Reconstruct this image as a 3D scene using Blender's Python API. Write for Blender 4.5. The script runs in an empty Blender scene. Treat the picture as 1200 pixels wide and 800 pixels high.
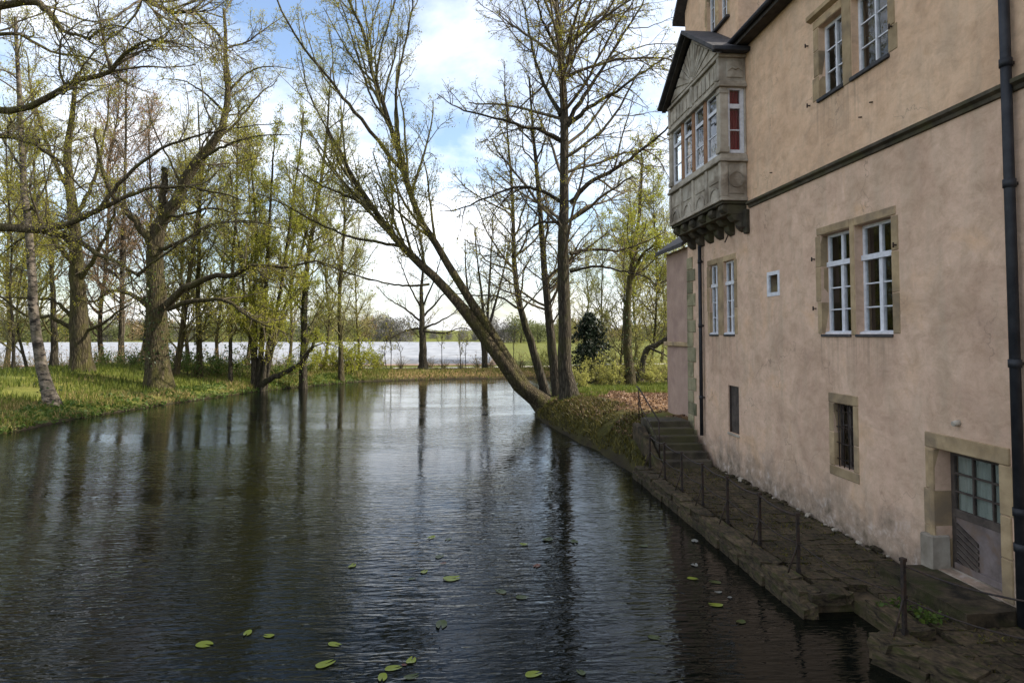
import bpy, bmesh, math, random
import numpy as np
from mathutils import Vector
R = math.radians
sc = bpy.context.scene
C = sc.collection

# ------------------------------------------------------------------ camera
F_PX, W_PX = 760.0, 1200.0
YAW, PITCH = R(4.51), R(2.3)
EYE = np.array([0.0, 0.0, 3.75])
CY = 392.0 - F_PX * math.tan(PITCH)            # image row of the principal point
cam_d = bpy.data.cameras.new('camera')
cam_d.sensor_width = 36.0
cam_d.lens = 36.0 * F_PX / W_PX
cam_d.shift_y = (CY - 400.0) / W_PX
cam_d.clip_start = 0.1
cam_d.clip_end = 3000
cam = bpy.data.objects.new('camera', cam_d)
C.objects.link(cam)
cam.location = EYE
cam.rotation_euler = (R(90) + PITCH, 0, -YAW)
sc.camera = cam

# ------------------------------------------------------------------ sky, sun, exposure
SUN_EL, SUN_AZ = 40.0, 92.0                    # azimuth clockwise from +Y
world = bpy.data.worlds.new('World')
sc.world = world
world.use_nodes = True
wt = world.node_tree
wt.nodes.clear()
def wn(t, **k):
    n = wt.nodes.new(t)
    for a, b in k.items():
        setattr(n, a, b)
    return n
w_out = wn('ShaderNodeOutputWorld')
sky = wn('ShaderNodeTexSky', sky_type='NISHITA', sun_disc=False)
sky.sun_elevation = R(SUN_EL)
sky.sun_rotation = R(SUN_AZ)
sky.air_density = 1.0
sky.dust_density = 1.8
sky.ozone_density = 1.2
bg_sky = wn('ShaderNodeBackground')
bg_sky.inputs[1].default_value = 0.12
wt.links.new(sky.outputs[0], bg_sky.inputs[0])
tc = wn('ShaderNodeTexCoord')
sep = wn('ShaderNodeSeparateXYZ')
wt.links.new(tc.outputs['Generated'], sep.inputs[0])
zc = wn('ShaderNodeMath', operation='MAXIMUM'); zc.inputs[1].default_value = 0.0
wt.links.new(sep.outputs[2], zc.inputs[0])
za = wn('ShaderNodeMath', operation='ADD'); za.inputs[1].default_value = 0.35
wt.links.new(zc.outputs[0], za.inputs[0])
dx = wn('ShaderNodeMath', operation='DIVIDE'); dy = wn('ShaderNodeMath', operation='DIVIDE')
wt.links.new(sep.outputs[0], dx.inputs[0]); wt.links.new(za.outputs[0], dx.inputs[1])
wt.links.new(sep.outputs[1], dy.inputs[0]); wt.links.new(za.outputs[0], dy.inputs[1])
cmb = wn('ShaderNodeCombineXYZ')
wt.links.new(dx.outputs[0], cmb.inputs[0]); wt.links.new(dy.outputs[0], cmb.inputs[1])
cmb.inputs[2].default_value = 3.7
cn = wn('ShaderNodeTexNoise')
cn.inputs['Scale'].default_value = 1.7; cn.inputs['Detail'].default_value = 9
cn.inputs['Roughness'].default_value = 0.58; cn.inputs['Distortion'].default_value = 0.25
wt.links.new(cmb.outputs[0], cn.inputs['Vector'])
cr = wn('ShaderNodeValToRGB')
cr.color_ramp.elements[0].position = 0.41; cr.color_ramp.elements[1].position = 0.66
wt.links.new(cn.outputs[0], cr.inputs[0])
cn2 = wn('ShaderNodeTexNoise')
cn2.inputs['Scale'].default_value = 3.1; cn2.inputs['Detail'].default_value = 6
wt.links.new(cmb.outputs[0], cn2.inputs['Vector'])
cr2 = wn('ShaderNodeValToRGB')
cr2.color_ramp.elements[0].position = 0.3; cr2.color_ramp.elements[0].color = (0.72, 0.78, 0.88, 1)
cr2.color_ramp.elements[1].position = 0.62; cr2.color_ramp.elements[1].color = (1.0, 0.985, 0.975, 1)
wt.links.new(cn2.outputs[0], cr2.inputs[0])
bg_cl = wn('ShaderNodeBackground')
bg_cl.inputs[1].default_value = 0.80
wt.links.new(cr2.outputs[0], bg_cl.inputs[0])
wmix = wn('ShaderNodeMixShader')
wt.links.new(cr.outputs[0], wmix.inputs[0])
wt.links.new(bg_sky.outputs[0], wmix.inputs[1]); wt.links.new(bg_cl.outputs[0], wmix.inputs[2])
wt.links.new(wmix.outputs[0], w_out.inputs[0])

sun_d = bpy.data.lights.new('sun', 'SUN')
sun_d.energy = 3.0
sun_d.angle = R(0.55)
sun_d.color = (1.0, 0.93, 0.82)
sun = bpy.data.objects.new('sun', sun_d)
C.objects.link(sun)
S = Vector((math.cos(R(SUN_EL)) * math.sin(R(SUN_AZ)), math.cos(R(SUN_EL)) * math.cos(R(SUN_AZ)), math.sin(R(SUN_EL))))
sun.rotation_euler = S.to_track_quat('Z', 'Y').to_euler()
sun.location = (30, 0, 40)
vs = sc.view_settings
vs.view_transform = 'Standard'; vs.look = 'None'; vs.gamma = 1.0; vs.exposure = 1.3
vs.use_curve_mapping = False
sc.cycles.use_denoising = True
sc.cycles.max_bounces = 8
sc.cycles.transparent_max_bounces = 16

# ------------------------------------------------------------------ pixel -> place helpers (photo pixels, 1200 x 800)
FWD = np.array([math.sin(YAW) * math.cos(PITCH), math.cos(YAW) * math.cos(PITCH), math.sin(PITCH)])
RIGHT = np.array([math.cos(YAW), -math.sin(YAW), 0.0])
UP = np.cross(RIGHT, FWD)
def ray(px, py):
    return FWD + RIGHT * (px - 600.0) / F_PX + UP * (CY - py) / F_PX
def at(px, py, depth):
    return EYE + ray(px, py) * depth
def at_z(px, py, z):
    d = ray(px, py)
    return EYE + d * ((z - EYE[2]) / d[2])
def fix(x, y):
    """wall-aligned estimate (x, y) -> exact place under the camera's yaw"""
    u = (540.0 + 760.0 * x / y - 600.0) / 760.0
    return x, y * (math.cos(YAW) - u * math.sin(YAW))
def fy(y, x=6.8):
    return fix(x, y)[1]
def at_y(px, py, y):
    d = ray(px, py)
    return EYE + d * (y / d[1])

# ------------------------------------------------------------------ materials
MATS = {}
def nmat(name):
    m = bpy.data.materials.new(name)
    m.use_nodes = True
    MATS[name] = m
    nt = m.node_tree
    return m, nt, nt.nodes['Principled BSDF']
def node(nt, t, **k):
    n = nt.nodes.new(t)
    for a, b in k.items():
        setattr(n, a, b)
    return n
def coords(nt, scale=(1, 1, 1), kind='Object', loc=(0, 0, 0)):
    t = node(nt, 'ShaderNodeTexCoord')
    m = node(nt, 'ShaderNodeMapping')
    m.inputs['Scale'].default_value = scale
    m.inputs['Location'].default_value = loc
    nt.links.new(t.outputs[kind], m.inputs[0])
    return m.outputs[0]
def noise(nt, vec, scale, detail=5, rough=0.55, dist=0.0):
    n = node(nt, 'ShaderNodeTexNoise')
    n.inputs['Scale'].default_value = scale
    n.inputs['Detail'].default_value = detail
    n.inputs['Roughness'].default_value = rough
    n.inputs['Distortion'].default_value = dist
    nt.links.new(vec, n.inputs['Vector'])
    return n.outputs[0]
def ramp(nt, fac, stops):
    r = node(nt, 'ShaderNodeValToRGB')
    el = r.color_ramp.elements
    while len(el) > len(stops):
        el.remove(el[-1])
    while len(el) < len(stops):
        el.new(0.5)
    for e, (p, c) in zip(el, stops):
        e.position = p
        e.color = tuple(c) + (1,) if len(c) == 3 else c
    nt.links.new(fac, r.inputs[0])
    return r.outputs[0]
def mixc(nt, fac, a, b, mode='MIX'):
    m = node(nt, 'ShaderNodeMix', data_type='RGBA', blend_type=mode)
    for s, v in ((m.inputs[0], fac), (m.inputs[6], a), (m.inputs[7], b)):
        if isinstance(v, (int, float)):
            s.default_value = v
        elif isinstance(v, tuple):
            s.default_value = v + (1,) if len(v) == 3 else v
        else:
            nt.links.new(v, s)
    return m.outputs[2]
def bump(nt, bsdf, h, strength=0.4, dist=0.02):
    b = node(nt, 'ShaderNodeBump')
    b.inputs['Strength'].default_value = strength
    b.inputs['Distance'].default_value = dist
    nt.links.new(h, b.inputs['Height'])
    nt.links.new(b.outputs[0], bsdf.inputs['Normal'])
def speckled(name, c1, c2, scale=6, rough=0.85, bstr=0.5, bdist=0.02, stretch=(1, 1, 1), c3=None, s3=1.3, detail=6, per_object=0.0, lo=0.35, hi=0.65):
    m, nt, b = nmat(name)
    v = coords(nt, stretch)
    n1 = noise(nt, v, scale, detail, 0.6)
    col = ramp(nt, n1, [(lo, c1), (hi, c2)])
    if c3:
        n3 = noise(nt, v, s3, 4, 0.6, 0.4)
        f = ramp(nt, n3, [(0.48, (0, 0, 0)), (0.66, (1, 1, 1))])
        col = mixc(nt, f, col, c3)
    if per_object:
        oi = node(nt, 'ShaderNodeObjectInfo')
        f = ramp(nt, oi.outputs['Random'], [(0, (1 - per_object,) * 3), (1, (1 + per_object * 0.6, 1 + per_object * 0.5, 1 + per_object * 0.4))])
        col = mixc(nt, 1.0, col, f, 'MULTIPLY')
    nt.links.new(col, b.inputs['Base Color'])
    b.inputs['Roughness'].default_value = rough
    b.inputs['Specular IOR Level'].default_value = 0.25
    n2 = noise(nt, v, scale * 4, 5, 0.65)
    bump(nt, b, n2, bstr, bdist)
    return m

RUNS = ((9.75, 11.85, 8.18), (9.75, 11.85, 3.74), (15.75, 17.4, 3.74), (11.0, 11.75, 1.2), (15.5, 16.2, 1.25))
# plaster: warm upper storey, pinker below, damp stains and pale salts near the foot
def plaster():
    m, nt, b = nmat('plaster')
    v = coords(nt)
    big = noise(nt, v, 0.75, 6, 0.62, 0.6)
    base_low = ramp(nt, big, [(0.25, (0.41, 0.275, 0.195)), (0.42, (0.585, 0.395, 0.28)), (0.55, (0.69, 0.48, 0.345)), (0.7, (0.67, 0.43, 0.265))])
    big2 = noise(nt, coords(nt, (1, 1, 1), 'Object', (5, 3, 8)), 0.9, 6, 0.6, 0.4)
    base_up = ramp(nt, big2, [(0.3, (0.55, 0.36, 0.23)), (0.48, (0.68, 0.45, 0.29)), (0.62, (0.73, 0.50, 0.33)), (0.75, (0.64, 0.405, 0.24))])
    sep = node(nt, 'ShaderNodeSeparateXYZ')
    nt.links.new(coords(nt), sep.inputs[0])
    mr = node(nt, 'ShaderNodeMapRange'); mr.inputs[1].default_value = 6.75; mr.inputs[2].default_value = 6.8
    nt.links.new(sep.outputs[2], mr.inputs[0])
    col = mixc(nt, mr.outputs[0], base_low, base_up)
    # vertical streaks
    st = noise(nt, coords(nt, (1, 1.6, 0.3)), 1.5, 8, 0.6, 0.3)
    fs = ramp(nt, st, [(0.48, (0, 0, 0)), (0.72, (0.6, 0.6, 0.6))])
    col = mixc(nt, fs, col, (0.46, 0.35, 0.245))
    # blotches
    bl = noise(nt, coords(nt, (1, 1, 1.4), 'Object', (2, 7, 1)), 1.7, 10, 0.72, 0.8)
    fb = ramp(nt, bl, [(0.47, (0, 0, 0)), (0.68, (0.75, 0.75, 0.75))])
    col = mixc(nt, fb, col, (0.49, 0.335, 0.225))
    # fine hairy variation
    fi = noise(nt, coords(nt, (1, 1.0, 1.4)), 3.2, 12, 0.78, 0.5)
    ff = ramp(nt, fi, [(0.34, (0.82, 0.80, 0.78)), (0.5, (0.97, 0.97, 0.97)), (0.66, (1.06, 1.07, 1.09))])
    col = mixc(nt, 1.0, col, ff, 'MULTIPLY')
    # dark runs below the window sills
    sn = noise(nt, coords(nt, (1, 7, 0.25)), 1.6, 6, 0.6, 0.2)
    acc = None
    for (ya, yb, zs) in RUNS:
        def gate(sock, a, b, soft):
            m1 = node(nt, 'ShaderNodeMapRange'); m1.inputs[1].default_value = a - soft; m1.inputs[2].default_value = a + soft
            m2 = node(nt, 'ShaderNodeMapRange'); m2.inputs[1].default_value = b + soft; m2.inputs[2].default_value = b - soft
            nt.links.new(sock, m1.inputs[0]); nt.links.new(sock, m2.inputs[0])
            q = node(nt, 'ShaderNodeMath', operation='MULTIPLY'); nt.links.new(m1.outputs[0], q.inputs[0]); nt.links.new(m2.outputs[0], q.inputs[1])
            return q.outputs[0]
        gy = gate(sep.outputs[1], ya - 19.4, yb - 19.4, .08)
        gz = node(nt, 'ShaderNodeMapRange'); gz.inputs[1].default_value = zs - 1.1; gz.inputs[2].default_value = zs - .05; nt.links.new(sep.outputs[2], gz.inputs[0])
        lim = node(nt, 'ShaderNodeMath', operation='LESS_THAN'); lim.inputs[1].default_value = zs; nt.links.new(sep.outputs[2], lim.inputs[0])
        q = node(nt, 'ShaderNodeMath', operation='MULTIPLY'); nt.links.new(gy, q.inputs[0]); nt.links.new(gz.outputs[0], q.inputs[1])
        q2 = node(nt, 'ShaderNodeMath', operation='MULTIPLY'); nt.links.new(q.outputs[0], q2.inputs[0]); nt.links.new(lim.outputs[0], q2.inputs[1])
        if acc is None: acc = q2.outputs[0]
        else:
            ad = node(nt, 'ShaderNodeMath', operation='MAXIMUM'); nt.links.new(acc, ad.inputs[0]); nt.links.new(q2.outputs[0], ad.inputs[1]); acc = ad.outputs[0]
    rs_ = ramp(nt, sn, [(0.45, (0, 0, 0)), (0.65, (0.4, 0.4, 0.4))])
    rm = node(nt, 'ShaderNodeMath', operation='MULTIPLY'); nt.links.new(rs_, rm.inputs[0]); nt.links.new(acc, rm.inputs[1])
    col = mixc(nt, rm.outputs[0], col, (0.20, 0.15, 0.105))
    # hairline cracks
    vo = node(nt, 'ShaderNodeTexVoronoi', feature='DISTANCE_TO_EDGE'); vo.inputs['Scale'].default_value = 0.55
    wv = node(nt, 'ShaderNodeVectorMath', operation='ADD')
    nz = node(nt, 'ShaderNodeTexNoise'); nz.inputs['Scale'].default_value = 2.2; nz.inputs['Detail'].default_value = 6
    nt.links.new(coords(nt), nz.inputs['Vector']); nt.links.new(nz.outputs['Color'], wv.inputs[0]); nt.links.new(coords(nt), wv.inputs[1])
    nt.links.new(wv.outputs[0], vo.inputs['Vector'])
    ck = ramp(nt, vo.outputs['Distance'], [(0.0, (0.6, 0.6, 0.6)), (0.006, (0, 0, 0))])
    cm = ramp(nt, noise(nt, coords(nt, (1, 1, 1), 'Object', (9, 2, 4)), 0.6, 3), [(0.5, (0, 0, 0)), (0.6, (1, 1, 1))])
    ckm = node(nt, 'ShaderNodeMath', operation='MULTIPLY'); nt.links.new(ck, ckm.inputs[0]); nt.links.new(cm, ckm.inputs[1])
    col = mixc(nt, ckm.outputs[0], col, (0.15, 0.11, 0.08))
    # rising damp: noise edge between 0.2 and 1.3 m
    dn = noise(nt, coords(nt, (1, 1, 1)), 1.6, 7, 0.65, 0.5)
    add = node(nt, 'ShaderNodeMath', operation='MULTIPLY_ADD')
    nt.links.new(dn, add.inputs[0]); add.inputs[1].default_value = 2.0; nt.links.new(sep.outputs[2], add.inputs[2])
    mr2 = node(nt, 'ShaderNodeMapRange'); mr2.inputs[1].default_value = 2.15; mr2.inputs[2].default_value = 1.35
    nt.links.new(add.outputs[0], mr2.inputs[0])
    dc = ramp(nt, noise(nt, coords(nt), 4.5, 7, 0.7, 0.3), [(0.36, (0.10, 0.085, 0.06)), (0.54, (0.30, 0.235, 0.18)), (0.68, (0.55, 0.48, 0.43))])
    dm = node(nt, 'ShaderNodeMath', operation='MULTIPLY'); dm.inputs[1].default_value = 0.85
    nt.links.new(mr2.outputs[0], dm.inputs[0])
    col = mixc(nt, dm.outputs[0], col, dc)
    nt.links.new(col, b.inputs['Base Color'])
    b.inputs['Roughness'].default_value = 0.92
    b.inputs['Specular IOR Level'].default_value = 0.15
    h1 = noise(nt, coords(nt), 3.0, 8, 0.62)
    bump(nt, b, h1, 0.55, 0.05)
    return m
plaster()
speckled('sandstone', (0.30, 0.215, 0.12), (0.46, 0.34, 0.20), 3.2, 0.9, 0.45, 0.02, c3=(0.22, 0.165, 0.11), per_object=0.22)
speckled('greystone', (0.30, 0.26, 0.205), (0.46, 0.41, 0.335), 3.0, 0.9, 0.45, 0.02, c3=(0.19, 0.155, 0.115), per_object=0.15)
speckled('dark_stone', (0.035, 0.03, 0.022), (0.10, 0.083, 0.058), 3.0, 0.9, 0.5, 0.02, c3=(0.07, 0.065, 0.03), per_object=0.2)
speckled('mossy_stone', (0.02, 0.016, 0.010), (0.115, 0.085, 0.05), 4.0, 0.95, 0.7, 0.03, c3=(0.045, 0.046, 0.013), s3=2.2, per_object=0.35)
speckled('quoin_stone', (0.22, 0.20, 0.12), (0.36, 0.32, 0.20), 3.0, 0.9, 0.5, 0.02, c3=(0.13, 0.13, 0.07), per_object=0.35)
speckled('pink_plaster', (0.36, 0.245, 0.19), (0.46, 0.32, 0.25), 1.4, 0.92, 0.4, 0.03, c3=(0.33, 0.22, 0.18))
speckled('slate', (0.035, 0.036, 0.04), (0.075, 0.07, 0.07), 7.0, 0.7, 0.5, 0.01, per_object=0.35)
speckled('roof_wood', (0.03, 0.026, 0.022), (0.06, 0.05, 0.04), 6.0, 0.8, 0.4, 0.01)
speckled('brown_post', (0.22, 0.115, 0.06), (0.32, 0.17, 0.09), 6.0, 0.7, 0.3, 0.005)
speckled('white_paint', (0.55, 0.55, 0.57), (0.70, 0.70, 0.73), 9.0, 0.45, 0.15, 0.003)
speckled('iron', (0.016, 0.014, 0.014), (0.05, 0.035, 0.026), 18.0, 0.6, 0.6, 0.004, c3=(0.045, 0.025, 0.016), s3=7)
speckled('pipe_paint', (0.012, 0.013, 0.016), (0.03, 0.031, 0.035), 5.0, 0.5, 0.25, 0.003)
speckled('door_paint', (0.12, 0.095, 0.085), (0.21, 0.17, 0.16), 4.0, 0.75, 0.4, 0.006, c3=(0.16, 0.11, 0.08), s3=3)
speckled('door_dark', (0.045, 0.035, 0.03), (0.10, 0.08, 0.065), 6.0, 0.7, 0.4, 0.004)
speckled('red_curtain', (0.13, 0.008, 0.018), (0.24, 0.016, 0.03), 3.0, 0.9, 0.2, 0.01, stretch=(6, 6, 0.6))
speckled('pale_curtain', (0.20, 0.215, 0.19), (0.30, 0.31, 0.28), 3.0, 0.9, 0.2, 0.01, stretch=(6, 6, 0.6))
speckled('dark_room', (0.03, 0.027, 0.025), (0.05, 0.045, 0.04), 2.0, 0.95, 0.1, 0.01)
def bark_mat(name, dark, light, moss, stretch=(1, 1, .16), scale=11.0, moss_lo=.5):
    m, nt, b = nmat(name)
    v = coords(nt, stretch)
    wv = node(nt, 'ShaderNodeVectorMath', operation='MULTIPLY_ADD')
    nz = node(nt, 'ShaderNodeTexNoise'); nz.inputs['Scale'].default_value = 5.0; nz.inputs['Detail'].default_value = 5
    nt.links.new(v, nz.inputs['Vector']); nt.links.new(nz.outputs['Color'], wv.inputs[0]); wv.inputs[1].default_value = (.16, .16, .16); nt.links.new(v, wv.inputs[2])
    vo = node(nt, 'ShaderNodeTexVoronoi', feature='DISTANCE_TO_EDGE'); vo.inputs['Scale'].default_value = scale
    nt.links.new(wv.outputs[0], vo.inputs['Vector'])
    crack = ramp(nt, vo.outputs['Distance'], [(0.0, (.35, .35, .35)), (0.3, (1, 1, 1))])
    tone = ramp(nt, noise(nt, v, 9.0, 8, .7), [(.3, dark), (.65, light)])
    col = mixc(nt, crack, tuple(c * .3 for c in dark), tone)
    mf = ramp(nt, noise(nt, coords(nt, (1, 1, .6)), 1.5, 7, .65, .5), [(moss_lo, (0, 0, 0)), (moss_lo + .18, (.85, .85, .85))])
    col = mixc(nt, mf, col, mixc(nt, noise(nt, v, 22, 4), tuple(c * .5 for c in moss), moss))
    nt.links.new(col, b.inputs['Base Color'])
    b.inputs['Roughness'].default_value = .95; b.inputs['Specular IOR Level'].default_value = .12
    ad = node(nt, 'ShaderNodeMath', operation='MULTIPLY_ADD'); nt.links.new(noise(nt, v, 14, 6, .7), ad.inputs[0]); ad.inputs[1].default_value = .6; nt.links.new(crack, ad.inputs[2])
    bump(nt, b, ad.outputs[0], 1.0, .06)
bark_mat('bark', (0.034, 0.028, 0.020), (0.115, 0.098, 0.07), (0.07, 0.07, 0.026), moss_lo=.50)
bark_mat('bark_moss', (0.04, 0.032, 0.019), (0.14, 0.113, 0.068), (0.11, 0.103, 0.03), moss_lo=.46)
speckled('bark_birch', (0.022, 0.018, 0.014), (0.20, 0.165, 0.125), 4.0, 0.85, 0.9, 0.05, stretch=(0.8, 0.8, 1.5), c3=(0.10, 0.085, 0.055), s3=2.4, lo=0.43, hi=0.57, detail=9)
speckled('twig', (0.07, 0.056, 0.038), (0.14, 0.115, 0.075), 3.0, 0.9, 0.2, 0.01)
speckled('twig_olive', (0.09, 0.08, 0.035), (0.17, 0.148, 0.062), 3.0, 0.9, 0.2, 0.01)
speckled('path_gravel', (0.40, 0.37, 0.32), (0.55, 0.51, 0.45), 8.0, 0.95, 0.3, 0.02, c3=(0.35, 0.31, 0.26))
speckled('foil', (0.22, 0.225, 0.23), (0.36, 0.365, 0.37), 0.5, 0.45, 0.3, 0.06)
speckled('soil', (0.23, 0.15, 0.10), (0.34, 0.24, 0.17), 2.0, 0.95, 0.6, 0.05)
speckled('moss', (0.05, 0.06, 0.012), (0.14, 0.14, 0.03), 9.0, 0.95, 0.8, 0.02)

def leaf_mat(name, c1, c2, trans=0.35, rough=0.55):
    m, nt, b = nmat(name)
    g = node(nt, 'ShaderNodeNewGeometry')
    col = ramp(nt, g.outputs['Random Per Island'], [(0.0, c1), (1.0, c2)])
    nt.links.new(col, b.inputs['Base Color'])
    b.inputs['Roughness'].default_value = rough
    b.inputs['Specular IOR Level'].default_value = 0.25
    t = node(nt, 'ShaderNodeBsdfTranslucent')
    nt.links.new(col, t.inputs[0])
    mx = node(nt, 'ShaderNodeMixShader')
    mx.inputs[0].default_value = trans
    out = nt.nodes['Material Output']
    nt.links.new(b.outputs[0], mx.inputs[1]); nt.links.new(t.outputs[0], mx.inputs[2])
    nt.links.new(mx.outputs[0], out.inputs[0])
    return m
leaf_mat('leaf_spring', (0.27, 0.265, 0.03), (0.44, 0.39, 0.06), .5)
leaf_mat('leaf_lime', (0.22, 0.25, 0.022), (0.38, 0.37, 0.05), .5)
leaf_mat('leaf_pale', (0.30, 0.30, 0.07), (0.46, 0.43, 0.12), .5)
leaf_mat('leaf_bud', (0.26, 0.145, 0.085), (0.42, 0.27, 0.13), .5)
leaf_mat('leaf_green', (0.045, 0.085, 0.014), (0.11, 0.155, 0.028))
leaf_mat('leaf_ivy', (0.018, 0.036, 0.009), (0.05, 0.08, 0.018), 0.15, 0.4)
leaf_mat('leaf_dark', (0.008, 0.016, 0.008), (0.022, 0.034, 0.015), 0.1)
leaf_mat('grass_blade', (0.06, 0.09, 0.012), (0.18, 0.20, 0.032), 0.3)
leaf_mat('grass_dry', (0.22, 0.165, 0.06), (0.36, 0.28, 0.11), 0.3)
leaf_mat('grass_moss', (0.028, 0.024, 0.008), (0.15, 0.125, 0.024), 0.2)
leaf_mat('litter', (0.10, 0.055, 0.03), (0.26, 0.155, 0.085), 0.1)
leaf_mat('lily', (0.13, 0.17, 0.012), (0.24, 0.27, 0.03), 0.1, 0.35)
leaf_mat('lily_dull', (0.035, 0.05, 0.012), (0.07, 0.085, 0.02), 0.1, 0.35)
leaf_mat('lily_pale', (0.16, 0.16, 0.14), (0.22, 0.22, 0.19), 0.1, 0.35)
leaf_mat('lily_red', (0.10, 0.04, 0.022), (0.16, 0.06, 0.03), 0.1, 0.35)
leaf_mat('far_olive', (0.11, 0.13, 0.045), (0.19, 0.20, 0.07), 0.3)
leaf_mat('far_brown', (0.20, 0.145, 0.075), (0.29, 0.21, 0.10), 0.3)
leaf_mat('far_grey', (0.13, 0.12, 0.105), (0.20, 0.185, 0.16), 0.3)

def glass():
    m, nt, b = nmat('window_glass')
    nt.nodes.remove(b)
    gl = node(nt, 'ShaderNodeBsdfGlossy'); gl.inputs['Roughness'].default_value = 0.02
    gl.inputs[0].default_value = (0.95, 0.97, 1.0, 1)
    tr = node(nt, 'ShaderNodeBsdfTransparent'); tr.inputs[0].default_value = (0.93, 0.95, 0.94, 1)
    fr = node(nt, 'ShaderNodeFresnel'); fr.inputs[0].default_value = 1.65
    v = coords(nt)
    bm = node(nt, 'ShaderNodeBump'); bm.inputs['Strength'].default_value = 0.12; bm.inputs['Distance'].default_value = 0.02
    nt.links.new(noise(nt, v, 3.0, 2), bm.inputs['Height'])
    nt.links.new(bm.outputs[0], gl.inputs['Normal'])
    mx = node(nt, 'ShaderNodeMixShader')
    ge = node(nt, 'ShaderNodeNewGeometry')
    iv = node(nt, 'ShaderNodeMath', operation='SUBTRACT'); iv.inputs[0].default_value = 1.0; nt.links.new(ge.outputs['Backfacing'], iv.inputs[1])
    fm = node(nt, 'ShaderNodeMath', operation='MULTIPLY'); nt.links.new(fr.outputs[0], fm.inputs[0]); nt.links.new(iv.outputs[0], fm.inputs[1])
    nt.links.new(fm.outputs[0], mx.inputs[0]); nt.links.new(tr.outputs[0], mx.inputs[1]); nt.links.new(gl.outputs[0], mx.inputs[2])
    nt.links.new(mx.outputs[0], nt.nodes['Material Output'].inputs[0])
glass()

def water_mat():
    m, nt, b = nmat('pond_water')
    b.inputs['Base Color'].default_value = (0.004, 0.005, 0.0035, 1)
    b.inputs['Roughness'].default_value = 0.03
    b.inputs['IOR'].default_value = 1.27
    b.inputs['Specular IOR Level'].default_value = 0.5
    v1 = coords(nt, (0.6, 2.7, 1.0))
    n1 = noise(nt, v1, 2.9, 2, 0.45, 0.7)
    n2 = noise(nt, coords(nt, (0.75, 2.6, 1.0), 'Object', (3, 1, 0)), 6.3, 1, 0.5, 0.7)
    n3 = noise(nt, coords(nt, (.6, 1.3, 1)), 0.22, 4, 0.55, 0.6)
    calm = ramp(nt, n3, [(0.38, (0.3, 0.3, 0.3)), (0.62, (1.1, 1.1, 1.1))])
    ad = node(nt, 'ShaderNodeMath', operation='MULTIPLY_ADD')
    nt.links.new(n2, ad.inputs[0]); ad.inputs[1].default_value = 0.42; nt.links.new(n1, ad.inputs[2])
    sy = node(nt, 'ShaderNodeSeparateXYZ'); nt.links.new(coords(nt), sy.inputs[0])
    sh = node(nt, 'ShaderNodeMapRange'); sh.inputs[1].default_value = 12; sh.inputs[2].default_value = 44; sh.inputs[3].default_value = 1.0; sh.inputs[4].default_value = .4
    nt.links.new(sy.outputs[1], sh.inputs[0])
    mc = node(nt, 'ShaderNodeMath', operation='MULTIPLY'); nt.links.new(calm, mc.inputs[0]); nt.links.new(sh.outputs[0], mc.inputs[1])
    mu = node(nt, 'ShaderNodeMath', operation='MULTIPLY')
    nt.links.new(ad.outputs[0], mu.inputs[0]); nt.links.new(mc.outputs[0], mu.inputs[1])
    bump(nt, b, mu.outputs[0], 1.0, 0.020)
water_mat()

def ground_mat():
    m, nt, b = nmat('ground_mix')
    v = coords(nt)
    n = noise(nt, v, 1.1, 8, 0.65, 0.3)
    grass = ramp(nt, n, [(0.3, (0.06, 0.062, 0.016)), (0.5, (0.12, 0.13, 0.028)), (0.7, (0.19, 0.18, 0.045))])
    lit = ramp(nt, noise(nt, v, 5.0, 8, 0.7), [(0.3, (0.10, 0.058, 0.03)), (0.5, (0.22, 0.125, 0.065)), (0.7, (0.32, 0.20, 0.11))])
    moss = ramp(nt, noise(nt, v, 3.0, 8, 0.7), [(0.3, (0.016, 0.012, 0.007)), (0.5, (0.045, 0.04, 0.012)), (0.7, (0.10, 0.09, 0.02))])
    at_ = node(nt, 'ShaderNodeAttribute', attribute_name='cover')
    sp = node(nt, 'ShaderNodeSeparateColor')
    nt.links.new(at_.outputs['Color'], sp.inputs[0])
    col = mixc(nt, sp.outputs[0], grass, lit)
    col = mixc(nt, sp.outputs[1], col, moss)
    mud = (0.035, 0.028, 0.018)
    col = mixc(nt, sp.outputs[2], col, mud)
    nt.links.new(col, b.inputs['Base Color'])
    b.inputs['Roughness'].default_value = 0.95
    b.inputs['Specular IOR Level'].default_value = 0.1
    bump(nt, b, noise(nt, v, 6, 8, 0.7), 0.8, 0.08)
ground_mat()

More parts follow.
